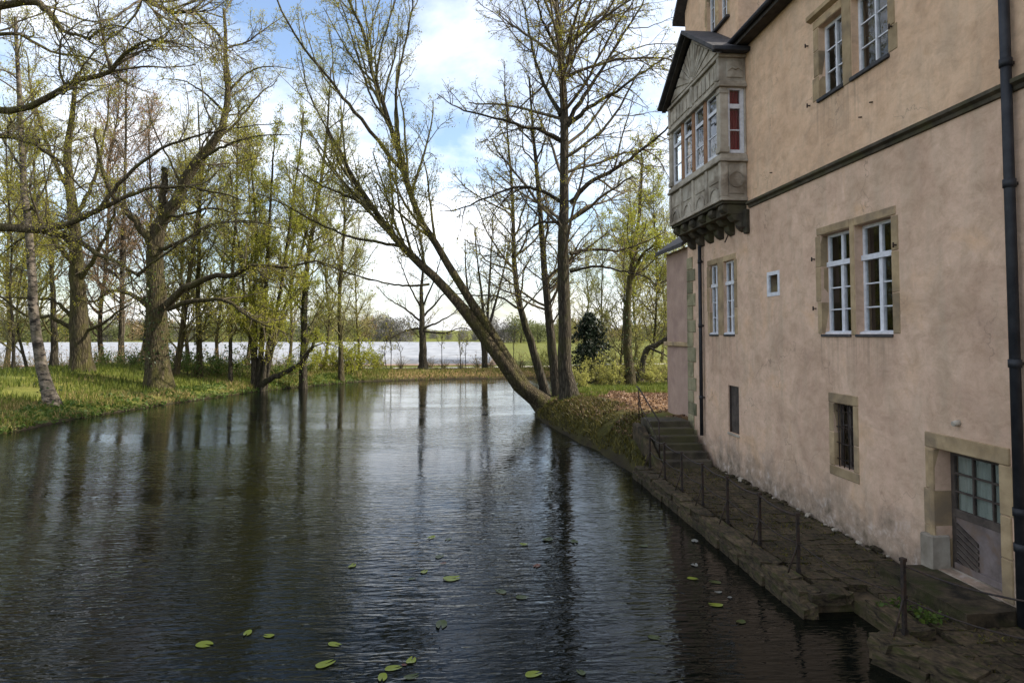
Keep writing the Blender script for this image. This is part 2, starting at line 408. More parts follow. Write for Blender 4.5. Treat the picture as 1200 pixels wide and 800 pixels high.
# ------------------------------------------------------------------ object helpers
ORIGIN = {}
def root(name, label, cat, loc, group=None):
    o = bpy.data.objects.new(name, None)
    o.empty_display_size = 0.3
    C.objects.link(o)
    o.location = loc
    ORIGIN[o] = np.array(loc, float)
    o['label'] = label; o['category'] = cat
    if group:
        o['group'] = group
    return o
def tag(o, label=None, cat=None, group=None, kind=None):
    for k, v in (('label', label), ('category', cat), ('group', group), ('kind', kind)):
        if v:
            o[k] = v
    return o
def link(name, me, mats, parent=None):
    if not isinstance(mats, (list, tuple)):
        mats = [mats]
    if not me.materials:
        for m in mats:
            me.materials.append(MATS[m])
    o = bpy.data.objects.new(name, me)
    C.objects.link(o)
    if parent is not None:
        o.parent = parent
        ORIGIN[o] = ORIGIN[parent]
    return o
def np_mesh(name, verts, faces, midx=None, smooth=True):
    """verts (V,3); faces list of int arrays (n,k) with k = 3 or 4; midx: material index per face array"""
    me = bpy.data.meshes.new(name)
    verts = np.asarray(verts, np.float32)
    me.vertices.add(len(verts))
    me.vertices.foreach_set('co', verts.ravel())
    faces = [np.asarray(f, np.int32) for f in faces]
    loops = np.concatenate([f.ravel() for f in faces])
    tot = np.concatenate([np.full(len(f), f.shape[1], np.int32) for f in faces])
    start = np.concatenate([[0], np.cumsum(tot)[:-1]]).astype(np.int32)
    me.loops.add(len(loops))
    me.loops.foreach_set('vertex_index', loops)
    me.polygons.add(len(tot))
    me.polygons.foreach_set('loop_start', start)
    me.polygons.foreach_set('loop_total', tot)
    if midx is not None:
        me.polygons.foreach_set('material_index', np.concatenate([np.full(len(f), i, np.int32) for f, i in zip(faces, midx)]))
    if smooth:
        me.polygons.foreach_set('use_smooth', np.ones(len(tot), bool))
    me.update(calc_edges=True)
    return me
class MB:
    """collects boxes / prisms into one bmesh; coordinates are world metres"""
    def __init__(s):
        s.bm = bmesh.new()
    def box(s, x0, x1, y0, y1, z0, z1):
        vs = [s.bm.verts.new(p) for p in ((x0, y0, z0), (x1, y0, z0), (x1, y1, z0), (x0, y1, z0), (x0, y0, z1), (x1, y0, z1), (x1, y1, z1), (x0, y1, z1))]
        for f in ((0, 3, 2, 1), (4, 5, 6, 7), (0, 1, 5, 4), (1, 2, 6, 5), (2, 3, 7, 6), (3, 0, 4, 7)):
            s.bm.faces.new([vs[i] for i in f])
        return s
    def prism(s, pts, vec):
        """closed polygon pts (3-D), swept by vec"""
        a = [s.bm.verts.new(p) for p in pts]
        b = [s.bm.verts.new((p[0] + vec[0], p[1] + vec[1], p[2] + vec[2])) for p in pts]
        n = len(pts)
        s.bm.faces.new(a[::-1]); s.bm.faces.new(b)
        for i in range(n):
            j = (i + 1) % n
            s.bm.faces.new((a[i], a[j], b[j], b[i]))
        return s
    def tube(s, pts, r, n=8):
        pts = [Vector(p) for p in pts]
        rings = []
        for i, p in enumerate(pts):
            t = (pts[min(i + 1, len(pts) - 1)] - pts[max(i - 1, 0)]).normalized()
            u = t.cross(Vector((0.31, 0.92, 0.22)) if abs(t.z) > 0.8 else Vector((0, 0, 1))).normalized()
            w = t.cross(u)
            rr = r[i] if isinstance(r, (list, tuple)) else r
            rings.append([s.bm.verts.new(p + (u * math.cos(k * 2 * math.pi / n) + w * math.sin(k * 2 * math.pi / n)) * rr) for k in range(n)])
        for a, b in zip(rings, rings[1:]):
            for k in range(n):
                f = s.bm.faces.new((a[k], a[(k + 1) % n], b[(k + 1) % n], b[k])); f.smooth = True
        s.bm.faces.new(rings[0][::-1]); s.bm.faces.new(rings[-1])
        return s
    def quad(s, *p):
        s.bm.faces.new([s.bm.verts.new(q) for q in p])
        return s
    def build(s, name, mat, parent=None, bevel=0.0, seg=1, jitter=0.0, seed=0):
        bm = s.bm
        bmesh.ops.recalc_face_normals(bm, faces=bm.faces[:])
        if jitter:
            rr = random.Random(seed)
            for v in bm.verts:
                v.co += Vector((rr.uniform(-1, 1), rr.uniform(-1, 1), rr.uniform(-1, 1))) * jitter
        if bevel:
            bmesh.ops.bevel(bm, geom=bm.edges[:] + bm.verts[:], offset=bevel, segments=seg, affect='EDGES', profile=0.5)
        if parent is not None:
            bmesh.ops.translate(bm, verts=bm.verts[:], vec=-Vector(ORIGIN[parent]))
        me = bpy.data.meshes.new(name)
        bm.to_mesh(me); bm.free()
        return link(name, me, mat, parent)
def box(name, mat, parent, x0, x1, y0, y1, z0, z1, bevel=0.0, jitter=0.0, seed=0, seg=1):
    return MB().box(x0, x1, y0, y1, z0, z1).build(name, mat, parent, bevel, seg, jitter, seed)

# ------------------------------------------------------------------ terrain
def zpt(px, py):
    p = at_z(px, py, 0.0)
    return (p[0], p[1])
SHORE_LEFT = [zpt(420, 447), zpt(360, 452.5), zpt(300, 458.5), zpt(260, 464.5), zpt(200, 473), zpt(120, 485), zpt(60, 496), zpt(0, 509)]
POND = [(-18.6, -40), (7.4, -40), (7.4, 17.0), (5.6, 17.0), (4.75, 17.0), zpt(722, 538), zpt(695, 524), zpt(668, 511), zpt(645, 499), zpt(630, 489), zpt(631, 478), zpt(638, 466), zpt(652, 457), (9, 46), (15, 48), (70, 49), (70, 56),
        (20, 56.2), (6, 56), (-1, 55.2), (-5, 53.8)] + SHORE_LEFT + [(-17.9, 20), (-18.3, 8)]
POND = np.array(POND)
def shore_dist(x, y):
    """positive on land, negative over water"""
    x = np.asarray(x, float); y = np.asarray(y, float)
    d = np.full(x.shape, 1e9); inside = np.zeros(x.shape, bool)
    n = len(POND)
    for i in range(n):
        ax, ay = POND[i]; bx, by = POND[(i + 1) % n]
        ex, ey = bx - ax, by - ay
        t = np.clip(((x - ax) * ex + (y - ay) * ey) / (ex * ex + ey * ey), 0, 1)
        d = np.minimum(d, np.hypot(x - ax - t * ex, y - ay - t * ey))
        c = (ay > y) != (by > y)
        with np.errstate(divide='ignore', invalid='ignore'):
            xi = ax + (y - ay) * ex / (ey if ey != 0 else 1e-9)
        inside ^= c & (x < xi)
    return np.where(inside, -d, d)
def vnoise(x, y, s, seed=0):
    """cheap smooth value noise"""
    rs = np.random.RandomState(seed)
    tab = rs.rand(256, 256)
    u, v = x / s + 1000, y / s + 1000
    iu, iv = np.floor(u).astype(int), np.floor(v).astype(int)
    fu, fv = u - iu, v - iv
    fu, fv = fu * fu * (3 - 2 * fu), fv * fv * (3 - 2 * fv)
    g = lambda a, b: tab[a % 256, b % 256]
    return (g(iu, iv) * (1 - fu) * (1 - fv) + g(iu + 1, iv) * fu * (1 - fv) + g(iu, iv + 1) * (1 - fu) * fv + g(iu + 1, iv + 1) * fu * fv) - 0.5
def sstep(a, b, v):
    t = np.clip((v - a) / (b - a), 0, 1)
    return t * t * (3 - 2 * t)
def height(x, y):
    x = np.asarray(x, float); y = np.asarray(y, float)
    d = shore_dist(x, y) + vnoise(x, y, 1.1, 3) * 0.35
    left = (1 - sstep(-9, -5, x)) * (1 - sstep(50, 56, y))
    pen = sstep(-1, 0.5, x) * (1 - sstep(48, 50, y))
    top = 0.6 + left * (0.95 * sstep(1, 8, d) * (1 - sstep(12, 26, d))) + pen * (0.68 - 0.95 * sstep(24, 44, y))
    land = top * (1 - np.exp(-np.maximum(d, 0) / 0.75))
    land = land + sstep(255, 470, y) * 6.0 + vnoise(x, y, 2.3, 5) * 0.10 * sstep(0.5, 2, d) + vnoise(x, y, 0.7, 6) * 0.05 * sstep(0.3, 1.5, d) * (y < 70)
    bed = -1.3 * (1 - np.exp(np.minimum(d, 0) / 1.2))
    land = np.where((x > 5.0) & (x < 7.6) & (y < 19.1), np.minimum(land, -.1 + np.maximum(y - 17.2, 0) * .42), land)
    return np.where(d > 0, land, bed)
xs = np.unique(np.concatenate([np.linspace(-600, -60, 28), np.linspace(-60, -26, 50), np.linspace(-26, 16, 130), np.linspace(16, 70, 60), np.linspace(70, 600, 28)]))
ys = np.unique(np.concatenate([np.linspace(-45, 14, 40), np.linspace(14, 62, 150), np.linspace(62, 130, 60), np.linspace(130, 900, 60)]))
GX, GY = np.meshgrid(xs, ys, indexing='ij')
GZ = height(GX, GY)
GD = shore_dist(GX, GY)
nx, ny = GX.shape
idx = np.arange(nx * ny).reshape(nx, ny)
fq = np.stack([idx[:-1, :-1], idx[1:, :-1], idx[1:, 1:], idx[:-1, 1:]], -1).reshape(-1, 4)
gme = np_mesh('ground', np.stack([GX, GY, GZ], -1).reshape(-1, 3), [fq])
att = gme.color_attributes.new('cover', 'FLOAT_COLOR', 'POINT')
pen = sstep(0, 1, GX) * (1 - sstep(46, 48, GY)) * (GY > 10)
litter = pen * sstep(1.4, 2.6, GD + vnoise(GX, GY, 1.5, 9) * 1.6) * (1 - sstep(27, 33, GY + vnoise(GX, GY, 2, 4) * 5)) * 0.95
farb = sstep(53, 55, GY) * (1 - sstep(58.5, 60.5, GY)) * (GD > 0)
litter = np.clip(litter + farb * 0.75 + 0.35 * np.clip(vnoise(GX, GY, 3, 12) * 3, 0, 1) * (GX < -10) * (GY < 60), 0, 1)
mossy = pen * (1 - sstep(1.2, 2.6, GD)) * 0.9
mud = 1 - sstep(0.05, 0.35, GZ)
cov = np.stack([litter, mossy, mud, np.ones_like(mud)], -1).astype(np.float32)
att.data.foreach_set('color', cov.reshape(-1))
tag(link('ground', gme, 'ground_mix'), kind='structure')
wme = np_mesh('pond_water', [(-60, -45, 0), (70, -45, 0), (70, 60, 0), (-60, 60, 0)], [[(0, 1, 2, 3)]], smooth=False)
tag(link('water', wme, 'pond_water'), kind='structure')

# gravel path behind the far bank
def ribbon(name, pts, width, lift, mat, sub=12):
    pts = np.array(pts, float)
    t = np.linspace(0, len(pts) - 1, (len(pts) - 1) * sub + 1)
    c = np.stack([np.interp(t, np.arange(len(pts)), pts[:, k]) for k in (0, 1)], -1)
    for _ in range(8):
        c[1:-1] = (c[:-2] + 2 * c[1:-1] + c[2:]) / 4
    tg = np.gradient(c, axis=0); tg /= np.linalg.norm(tg, axis=1)[:, None]
    nr = np.stack([-tg[:, 1], tg[:, 0]], -1)
    rows = []
    for s in np.linspace(-0.5, 0.5, 5):
        q = c + nr * width * s
        rows.append(np.column_stack([q, height(q[:, 0], q[:, 1]) + lift - 0.03 * abs(s)]))
    v = np.stack(rows, 1)
    n = len(c)
    ii = np.arange(n * 5).reshape(n, 5)
    f = np.stack([ii[:-1, :-1], ii[1:, :-1], ii[1:, 1:], ii[:-1, 1:]], -1).reshape(-1, 4)
    return link(name, np_mesh(name, v.reshape(-1, 3), [f]), mat)
tag(ribbon('path', [(-60, 66), (-30, 62.5), (-12, 61), (0, 61.5), (6, 63), (16, 67), (40, 72), (80, 74)], 1.7, 0.07, 'path_gravel'), kind='structure')

# field covered in white foil: low rounded rows
FX0, FX1, FY0, FY1 = -190.0, 3.2, 70.0, 236.0
rows_y = np.arange(FY0, FY1, 2.0)
V = []; Fc = []
prof = [(-0.97, 0.0), (-0.75, 0.3), (-0.35, 0.52), (0, 0.58), (0.35, 0.52), (0.75, 0.3), (0.97, 0.0)]
xseg = np.linspace(FX0, FX1, 34)
rs = np.random.RandomState(5)
for ry in rows_y:
    x1 = FX1 + rs.uniform(-0.8, 0.4) + (ry - 70) * 0.035
    xx = xseg * 1.0; xx = FX0 + (xx - FX0) * (x1 - FX0) / (FX1 - FX0)
    base = len(V) * 1
    vs_ = []
    for X_ in xx:
        jj = rs.uniform(0.85, 1.15)
        for (py_, pz_) in prof:
            vs_.append((X_, ry + py_, 0.55 + pz_ * jj))
    k = len(prof)
    b0 = sum(len(a) for a in V)
    ii = np.arange(len(vs_)).reshape(-1, k) + b0
    V.append(np.array(vs_))
    Fc.append(np.stack([ii[:-1, :-1], ii[1:, :-1], ii[1:, 1:], ii[:-1, 1:]], -1).reshape(-1, 4))
tag(link('foil_covered_rows', np_mesh('foil_covered_rows', np.concatenate(V), [np.concatenate(Fc)]), 'foil'),
    'white foil sheeting over the crop rows of the field beyond the trees', 'field cover', kind='stuff')
sm = np_mesh('field_soil', [(FX0, 66.3, 0.66), (3.6, 66.3, 0.66), (12, 238, 0.68), (FX0, 238, 0.68)], [[(0, 1, 2, 3)]], smooth=False)
tag(link('field', sm, 'soil'), kind='structure')

# ------------------------------------------------------------------ the house
XF = 6.8                                        # facade plane
house = root('manor_house', 'tall plastered manor house with oriel bay standing along the water', 'house', (XF, 19.4, 0.0))
Y_FAR, Y_NEAR, Z_EAVE = 18.97, -4.0, 10.78
OPEN = dict(
    low_a=(11.33, 12.25, 3.76, 5.63), low_b=(10.23, 11.19, 3.76, 5.63),
    far_a=(17.17, 17.76, 3.76, 5.63), far_b=(16.15, 16.80, 3.76, 5.63),
    small=(13.86, 14.38, 4.61, 5.11), slit=(15.97, 16.60, 1.29, 2.47), barred=(11.33, 11.92, 1.37, 2.51),
    up_a=(11.43, 12.19, 8.23, 9.62), up_b=(10.19, 11.15, 8.23, 9.62), door=(8.28, 9.41, 0.42, 2.12))
OPEN = {k: (fy(v[0]), fy(v[1]), v[2], v[3]) for k, v in OPEN.items()}
GABLE = (15.2, Y_FAR)                          # cross gable rising over the oriel
GOPEN = dict(gab_a=(16.65, 17.22, 11.9, 13.2), gab_b=(15.85, 16.42, 11.9, 13.2))
def holed(mb, x, y0, y1, z0, z1, opens, depth, step=1.4, deep=()):
    ycut = sorted({y0, y1} | {v for o in opens for v in o[:2]} | set(np.arange(y0 + step, y1 - 0.2, step)))
    zcut = sorted({z0, z1} | {v for o in opens for v in o[2:]} | set(np.arange(z0 + step, z1 - 0.2, step)))
    bm = mb.bm
    vt = {}
    def gv(y, z):
        k = (round(y, 4), round(z, 4))
        if k not in vt:
            vt[k] = bm.verts.new((x, y, z))
        return vt[k]
    for a, b in zip(ycut, ycut[1:]):
        if b - a < 1e-5: continue
        for c, d in zip(zcut, zcut[1:]):
            if d - c < 1e-5: continue
            my, mz = (a + b) / 2, (c + d) / 2
            if any(o[0] < my < o[1] and o[2] < mz < o[3] for o in opens): continue
            bm.faces.new((gv(a, c), gv(a, d), gv(b, d), gv(b, c)))
    for o in opens:
        ya, yb, za, zb = o
        xd = x + (0.42 if o in deep else depth)
        for p in (((x, ya, za), (x, yb, za), (xd, yb, za), (xd, ya, za)), ((x, ya, zb), (xd, ya, zb), (xd, yb, zb), (x, yb, zb)),
                  ((x, ya, za), (xd, ya, za), (xd, ya, zb), (x, ya, zb)), ((x, yb, za), (x, yb, zb), (xd, yb, zb), (xd, yb, za))):
            mb.quad(*p)
mb = MB()
holed(mb, XF, Y_NEAR, Y_FAR, -1.2, Z_EAVE, list(OPEN.values()), 0.21, deep=(OPEN['door'],))
XB = 19.0
for p in (((XF, Y_FAR, -1.2), (XB, Y_FAR, -1.2), (XB, Y_FAR, Z_EAVE), (XF, Y_FAR, Z_EAVE)), ((XF, Y_NEAR, -1.2), (XF, Y_NEAR, Z_EAVE), (XB, Y_NEAR, Z_EAVE), (XB, Y_NEAR, -1.2)),
          ((XB, Y_NEAR, -1.2), (XB, Y_NEAR, Z_EAVE), (XB, Y_FAR, Z_EAVE), (XB, Y_FAR, -1.2)),
          ((XF, Y_NEAR, Z_EAVE), (XF, Y_FAR, Z_EAVE), (XB, Y_FAR, Z_EAVE), (XB, Y_NEAR, Z_EAVE)),
          ((XF, Y_FAR, Z_EAVE), (XB, Y_FAR, Z_EAVE), (12.9, Y_FAR, 15.95))):
    mb.quad(*p)
# main house wall without recalculated normals trouble: plain quads
wall = mb.build('wall', 'plaster', house)
# cross gable wall
mb = MB()
holed(mb, XF, GABLE[0], GABLE[1], Z_EAVE + 0.02, 13.55, list(GOPEN.values()), 0.3)
gm = (GABLE[0] + GABLE[1]) / 2
mb.quad((XF, GABLE[0], 13.55), (XF, GABLE[1], 13.55), (XF, gm, 15.6))
mb.quad((XF, GABLE[0], Z_EAVE), (XF, GABLE[0], 13.55), (11.5, GABLE[0], 13.55), (11.5, GABLE[0], Z_EAVE))
mb.quad((XF, GABLE[1] + .001, Z_EAVE), (11.5, GABLE[1] + .001, Z_EAVE), (11.5, GABLE[1] + .001, 13.55), (XF, GABLE[1] + .001, 13.55))
mb.build('gable_wall', 'plaster', house)
# inner dark partitions so rooms read as rooms
box('inner_wall', 'dark_room', house, XF + 2.6, XF + 2.7, Y_NEAR + .1, Y_FAR - .1, -1, Z_EAVE - .1)
for k, z in enumerate((2.95, 6.9)):
    box('floor_slab', 'dark_room', house, XF + 0.45, XF + 2.6, Y_NEAR + .1, Y_FAR - .1, z, z + 0.25)

# roofs
roof = MB().prism([(6.5, 0, 10.70), (6.5, 0, 10.82), (12.9, 0, 16.2), (19.5, 0, 10.82), (19.5, 0, 10.70), (12.9, 0, 16.05)], (0, 1, 0))
for v in roof.bm.verts:
    v.co.y = Y_NEAR - 0.2 if v.co.y < 0.5 else GABLE[0] - 0.02
roof = roof.build('roof', 'slate', house)
rb = MB()
for p in (((12.2, GABLE[0] - .1, 15.2), (19.5, GABLE[0] - .1, 10.5)),):
    rb.prism([(12.85, 0, 16.06), (12.85, 0, 16.2), (19.5, 0, 10.82), (19.5, 0, 10.70)], (0, 1, 0))
for v in rb.bm.verts:
    v.co.y = GABLE[0] - 0.02 if v.co.y < 0.5 else Y_FAR + 0.2
rb.build('rear_roof', 'slate', house)
# rows of slates near the eave
for k in range(5):
    x0 = 6.48 + k * 0.30; z0 = 10.83 + (x0 - 6.5) * 0.84
    MB().prism([(x0, GABLE[0] - .05, z0), (x0 + .36, GABLE[0] - .05, z0 + .30), (x0 + .36, GABLE[0] - .05, z0 + .325), (x0, GABLE[0] - .05, z0 + .03)], (0, -9.5, 0)).build('slate_course', 'slate', roof)
MB().tube([(6.44, GABLE[0], 10.76), (6.44, Y_NEAR - .2, 10.76)], 0.06, 10).build('gutter', 'pipe_paint', house)
box('eave_board', 'roof_wood', house, 6.5, 6.78, Y_NEAR - .1, GABLE[0] - .03, 10.62, 10.69)
gr = MB().prism([(6.5, GABLE[0] - .3, 13.42), (6.5, gm, 15.72), (6.5, GABLE[1] + .3, 13.42), (6.5, GABLE[1] + .3, 13.28), (6.5, gm, 15.56), (6.5, GABLE[0] - .3, 13.28)], (6.4, 0, 0))
gr.build('gable_roof', 'slate', house)

# string course
sc_mb = MB().prism([(XF + .02, Y_NEAR, 6.73), (XF - .04, Y_NEAR, 6.74), (XF - .05, Y_NEAR, 6.79), (XF - .11, Y_NEAR, 6.82), (XF - .11, Y_NEAR, 6.87), (XF + .02, Y_NEAR, 6.91)], (0, 14.72 - Y_NEAR, 0))
sc_mb.build('string_course', 'dark_stone', house)

def window(parent, x, y0, y1, z0, z1, cols, rows, bars=0.018, frame=0.055, transom=None, mat='white_paint', sill=True, name='window', stile=True):
    """frame mesh plus one pane per cell. cols = number of panes across, rows = panes high below the transom; transom = (z, panes across)"""
    mb = MB()
    t = 0.055
    mb.box(x, x + t, y0, y0 + frame, z0, z1).box(x, x + t, y1 - frame, y1, z0, z1)
    mb.box(x + .001, x + t - .001, y0 + frame, y1 - frame, z0, z0 + frame).box(x + .001, x + t - .001, y0 + frame, y1 - frame, z1 - frame, z1)
    cells = []
    zt = z1 - frame
    ya, yb = y0 + frame, y1 - frame
    mid = (ya + yb) / 2
    if transom:
        mb.box(x - .035, x + t - .001, y0 - 0.0, y1 + 0.0, transom - .045, transom + .045)
        st = 0.035
        mb.box(x + .002, x + t - .002, mid - st, mid + st, transom + .045, z1 - frame)
        cells += [(ya, mid - st, transom + .045, zt), (mid + st, yb, transom + .045, zt)]
        zt = transom - .045
    zb = z0 + frame
    if cols == 2:
        st = 0.045 if stile else 0.02
        mb.box(x - .006, x + t - .002, mid - st, mid + st, zb, zt)
        spans = [(ya, mid - st), (mid + st, yb)]
    else:
        spans = [(ya, yb)]
    hh = (zt - zb) / rows
    for a, b in spans:
        for r in range(rows):
            cells.append((a, b, zb + r * hh + (bars / 2 if r else 0), zb + (r + 1) * hh - (bars / 2 if r < rows - 1 else 0)))
            if r:
                mb.box(x + .008, x + t - .006, a, b, zb + r * hh - bars / 2 - .002, zb + r * hh + bars / 2 + .002)
    w = mb.build(name, mat, parent)
    for a, b, c, d in cells:
        p = box('pane', 'window_glass', w, x + .028, x + .032, a - .004, b + .004, c - .004, d + .004)
    if sill:
        MB().prism([(x + .02, y0 + .002, z0 - .005), (x - .09, y0 + .002, z0 - .03), (x - .09, y0 + .002, z0 + .03), (x - .001, y0 + .002, z0 + .06)], (0, y1 - y0 - .004, 0)).build('sill', 'white_paint', w)
    return w
def surround(w, x, y0, y1, z0, z1, wid=0.15, proud=0.012, mat='sandstone', top=0.17, bot=0.0, n=3, sides=(1, 1), seed=1, dp=.15):
    rr = random.Random(seed)
    for s, (a, b) in enumerate(((y0 - wid, y0), (y1, y1 + wid))):
        if not sides[s]: continue
        zz = [z0] + sorted(z0 + (z1 - z0) * (k + rr.uniform(-.2, .2)) / n for k in range(1, n)) + [z1]
        for c, d in zip(zz, zz[1:]):
            ex = rr.choice((0, 0.0, 0.05))
            aa, bb = (a - ex, b) if s == 0 else (a, b + ex)
            box('surround_stone', mat, w, x - proud, x + dp, aa, bb, c + .004, d - .004, 0.012, 0.002, rr.randint(0, 999))
    if top:
        box('lintel_stone', mat, w, x - proud - .004, x + dp, y0 - wid * (1 if sides[0] else 0), y1 + wid * (1 if sides[1] else 0), z1 + .003, z1 + top, 0.012, 0.002, seed)
    if bot:
        box('sill_stone', mat, w, x - proud - .004, x + dp, y0 - wid, y1 + wid, z0 - bot, z0 - .003, 0.012, 0.002, seed)
for a, b in (('low_a', 'low_b'), ('far_a', 'far_b')):
    for k, key in enumerate((a, b)):
        y0, y1, z0, z1 = OPEN[key]
        narrow = key.startswith('far')
        w = window(house, XF + (.08 if narrow else .15), y0, y1, z0, z1, 2 if not narrow else 2, 3, transom=5.07, frame=0.055 if not narrow else .045)
        surround(w, XF, y0, y1, z0, z1, wid=0.12, sides=(1, 0) if k else (0, 1), top=0.15, seed=len(key) + ord(key[-1]) % 7, mat='sandstone')
        box('slate_sill', 'slate', w, XF - .03, XF + .15, y0, y1, z0 - .05, z0 - .002, .006)
    ya, yb = OPEN[b][1], OPEN[a][0]
    box('mullion_stone', 'sandstone', house, XF - .014, XF + .30, ya + .003, yb - .003, 3.74, 5.78, 0.015)
for k, key in enumerate(('up_a', 'up_b')):
    y0, y1, z0, z1 = OPEN[key]
    w = window(house, XF + .13, y0, y1, z0, z1, 2, 3, sill=False, frame=.06, stile=False)
    surround(w, XF, y0, y1, z0, z1, wid=0.17, sides=(1, 0) if k else (0, 1), top=0.16, seed=12 + k)
    box('slate_sill', 'slate', w, XF - .05, XF + .12, y0 - .03, y1 + .03, z0 - .07, z0 - .002, .008)
box('mullion_stone', 'sandstone', house, XF - .016, XF + .28, OPEN['up_b'][1] + .003, OPEN['up_a'][0] - .003, 8.16, 9.79, 0.02)
MB().prism([(XF - .004, 9.6, 9.80), (XF - .10, 9.6, 9.84), (XF - .10, 9.6, 9.92), (XF + .01, 9.6, 9.98)], (0, 2.35, 0)).build('drip_moulding', 'sandstone', house)
# gable windows
for key in GOPEN:
    y0, y1, z0, z1 = GOPEN[key]
    w = window(house, XF + .1, y0, y1, z0, z1, 2, 3, sill=False, stile=False)
    surround(w, XF, y0, y1, z0, z1, wid=.1, top=.12, seed=21)
box('slate_sill', 'slate', house, XF - .10, XF + .09, 15.7, 17.38, 11.82, 11.89, .01)
# small white window
y0, y1, z0, z1 = OPEN['small']
w = window(house, XF - .012, y0 - .02, y1 + .02, z0 - .02, z1 + .02, 1, 1, frame=.08, sill=False)
# slit opening
y0, y1, z0, z1 = OPEN['slit']
w = box('dark_window', 'door_dark', house, XF + .06, XF + .09, y0, y1, z0, z1)
box('sill_stone', 'greystone', w, XF - .03, XF + .05, y0 - .02, y1 + .02, z0 - .06, z0 - .003, .01)
box('frame', 'iron', w, XF + .03, XF + .058, y1 - .05, y1 - .003, z0, z1)
# barred basement window
y0, y1, z0, z1 = OPEN['barred']
w = window(house, XF + .12, y0, y1, z0, z1, 2, 3, frame=.04, mat='door_dark', sill=False)
surround(w, XF, y0, y1, z0, z1, wid=.15, top=.18, bot=.17, n=2, seed=31)
for k in range(4):
    yy = y0 + (y1 - y0) * (k + .5) / 4
    MB().tube([(XF + .05, yy, z0 - .02), (XF + .05, yy, z1 + .02)], .011, 6).build('iron_bar', 'iron', w)
for k in range(4):
    zz = z0 + (z1 - z0) * (k + .5) / 4
    MB().tube([(XF + .05, y0 - .02, zz), (XF + .05, y1 + .02, zz)], .009, 6).build('iron_bar', 'iron', w)

# wall hooks, lamp fitting and small holes
for k, (py, pz) in enumerate(((12.55, 9.42), (12.52, 8.22), (10.08, 8.62), (12.44, 4.25), (12.46, 5.2), (10.1, 5.15))):
    py = fy(py)
    MB().tube([(XF + .02, py, pz), (XF - .07, py, pz)], .014, 6).tube([(XF - .06, py, pz - .04), (XF - .06, py, pz + .04)], .014, 6).build('shutter_hook', 'iron', house)
p = at(1121, 501, 9.0)
MB().tube([(XF + .02, fy(8.93), 2.55), (XF - .09, fy(8.93), 2.53)], [.045, .035], 10).build('wall_fitting', 'greystone', house)
for (py, pz) in ((10.4, 7.45), (13.6, 7.3), (10.1, 7.6)):
    MB().tube([(XF + .02, py, pz), (XF - .05, py + .03, pz)], .012, 6).build('wall_peg', 'iron', house)

# basement door
y0, y1, z0, z1 = OPEN['door']
door = MB()
xd = XF + .24
hz = z0 + 0.80
door.box(xd, xd + .05, y0, y0 + .07, z0, z1).box(xd, xd + .05, y1 - .07, y1, z0, z1).box(xd, xd + .05, y0 + .07, y1 - .07, z1 - .09, z1)
door.box(xd, xd + .05, y0 + .07, y1 - .07, hz - .06, hz + .05)
door = door.build('door', 'door_dark', house, .004)
gy0, gy1 = y0 + .07, y1 - .07
for k in range(3):
    for r in range(3):
        a, b = gy0 + (gy1 - gy0) * k / 3, gy0 + (gy1 - gy0) * (k + 1) / 3
        c, d = hz + .05 + (z1 - .09 - hz - .05) * r / 3, hz + .05 + (z1 - .09 - hz - .05) * (r + 1) / 3
        box('pane', 'window_glass', door, xd + .024, xd + .028, a + .012, b - .012, c + .012, d - .012)
for k in (1, 2):
    yy = gy0 + (gy1 - gy0) * k / 3
    box('glazing_bar', 'door_dark', door, xd + .005, xd + .045, yy - .013, yy + .013, hz + .05, z1 - .09)
    zz = hz + .05 + (z1 - .14 - hz) * k / 3
    box('glazing_bar', 'door_dark', door, xd + .008, xd + .042, gy0, gy1, zz - .012, zz + .012)
vv = []
for i in range(41):
    yy = gy0 + (gy1 - gy0) * i / 40
    vv += [(xd + .055 + .012 * math.sin(i * 1.3), yy, hz), (xd + .055 + .012 * math.sin(i * 1.3 + .4), yy, z1 - .05)]
vv = np.array(vv) - ORIGIN[house]
link('curtain', np_mesh('curtain', vv, [[(2 * i, 2 * i + 2, 2 * i + 3, 2 * i + 1) for i in range(40)]]), 'pale_curtain', door)
box('lower_panel', 'door_paint', door, xd + .012, xd + .04, gy0, gy1, z0 + .01, hz - .06)
ln = gy1 - gy0
for k in range(7):                              # slanted boards on the lower panel
    a = z0 + .10 + k * .085
    MB().prism([(xd - .012, gy1 - .02, a), (xd - .012, gy1 - .02, a + .05), (xd - .012, gy1 - .40, a + .05 - .18), (xd - .012, gy1 - .40, a - .18)] if a - .18 > z0 else
               [(xd - .012, gy1 - .02, a), (xd - .012, gy1 - .02, a + .05), (xd - .012, gy1 - .24, a + .05 - .11), (xd - .012, gy1 - .24, a - .11)], (.024, 0, 0)).build('slanted_board', 'door_dark', door)
box('kick_board', 'door_paint', door, xd - .02, xd + .01, gy0 - .02, gy1 + .02, z0 + .005, z0 + .10, .006)
surround(door, XF, y0, y1, z0, z1, wid=.17, proud=.02, top=.22, n=3, seed=41, dp=.34)
for a, b in ((y1 - .002, y1 + .16),):           # plinth block of the left jamb
    box('plinth_stone', 'greystone', door, XF - .10, XF + .20, y1 - .03, y1 + .21, z0 - .12, z0 + .46, .02, .004, 3)
MB().prism([(XF - .021, y1, z0 + .46), (XF - .05, y1 + .03, z0 + .46), (XF - .05, y1 + .06, z0 + .46), (XF - .021, y1 + .09, z0 + .46)], (0, 0, 1.2)).build('jamb_moulding', 'sandstone', door)
MB().prism([(XF + .28, y0, z0 - .04), (XF - .06, y0, z0 - .06), (XF - .06, y0, z0 - .01), (XF + .28, y0, z0 + .004)], (0, y1 - y0, 0)).build('threshold', 'greystone', door)

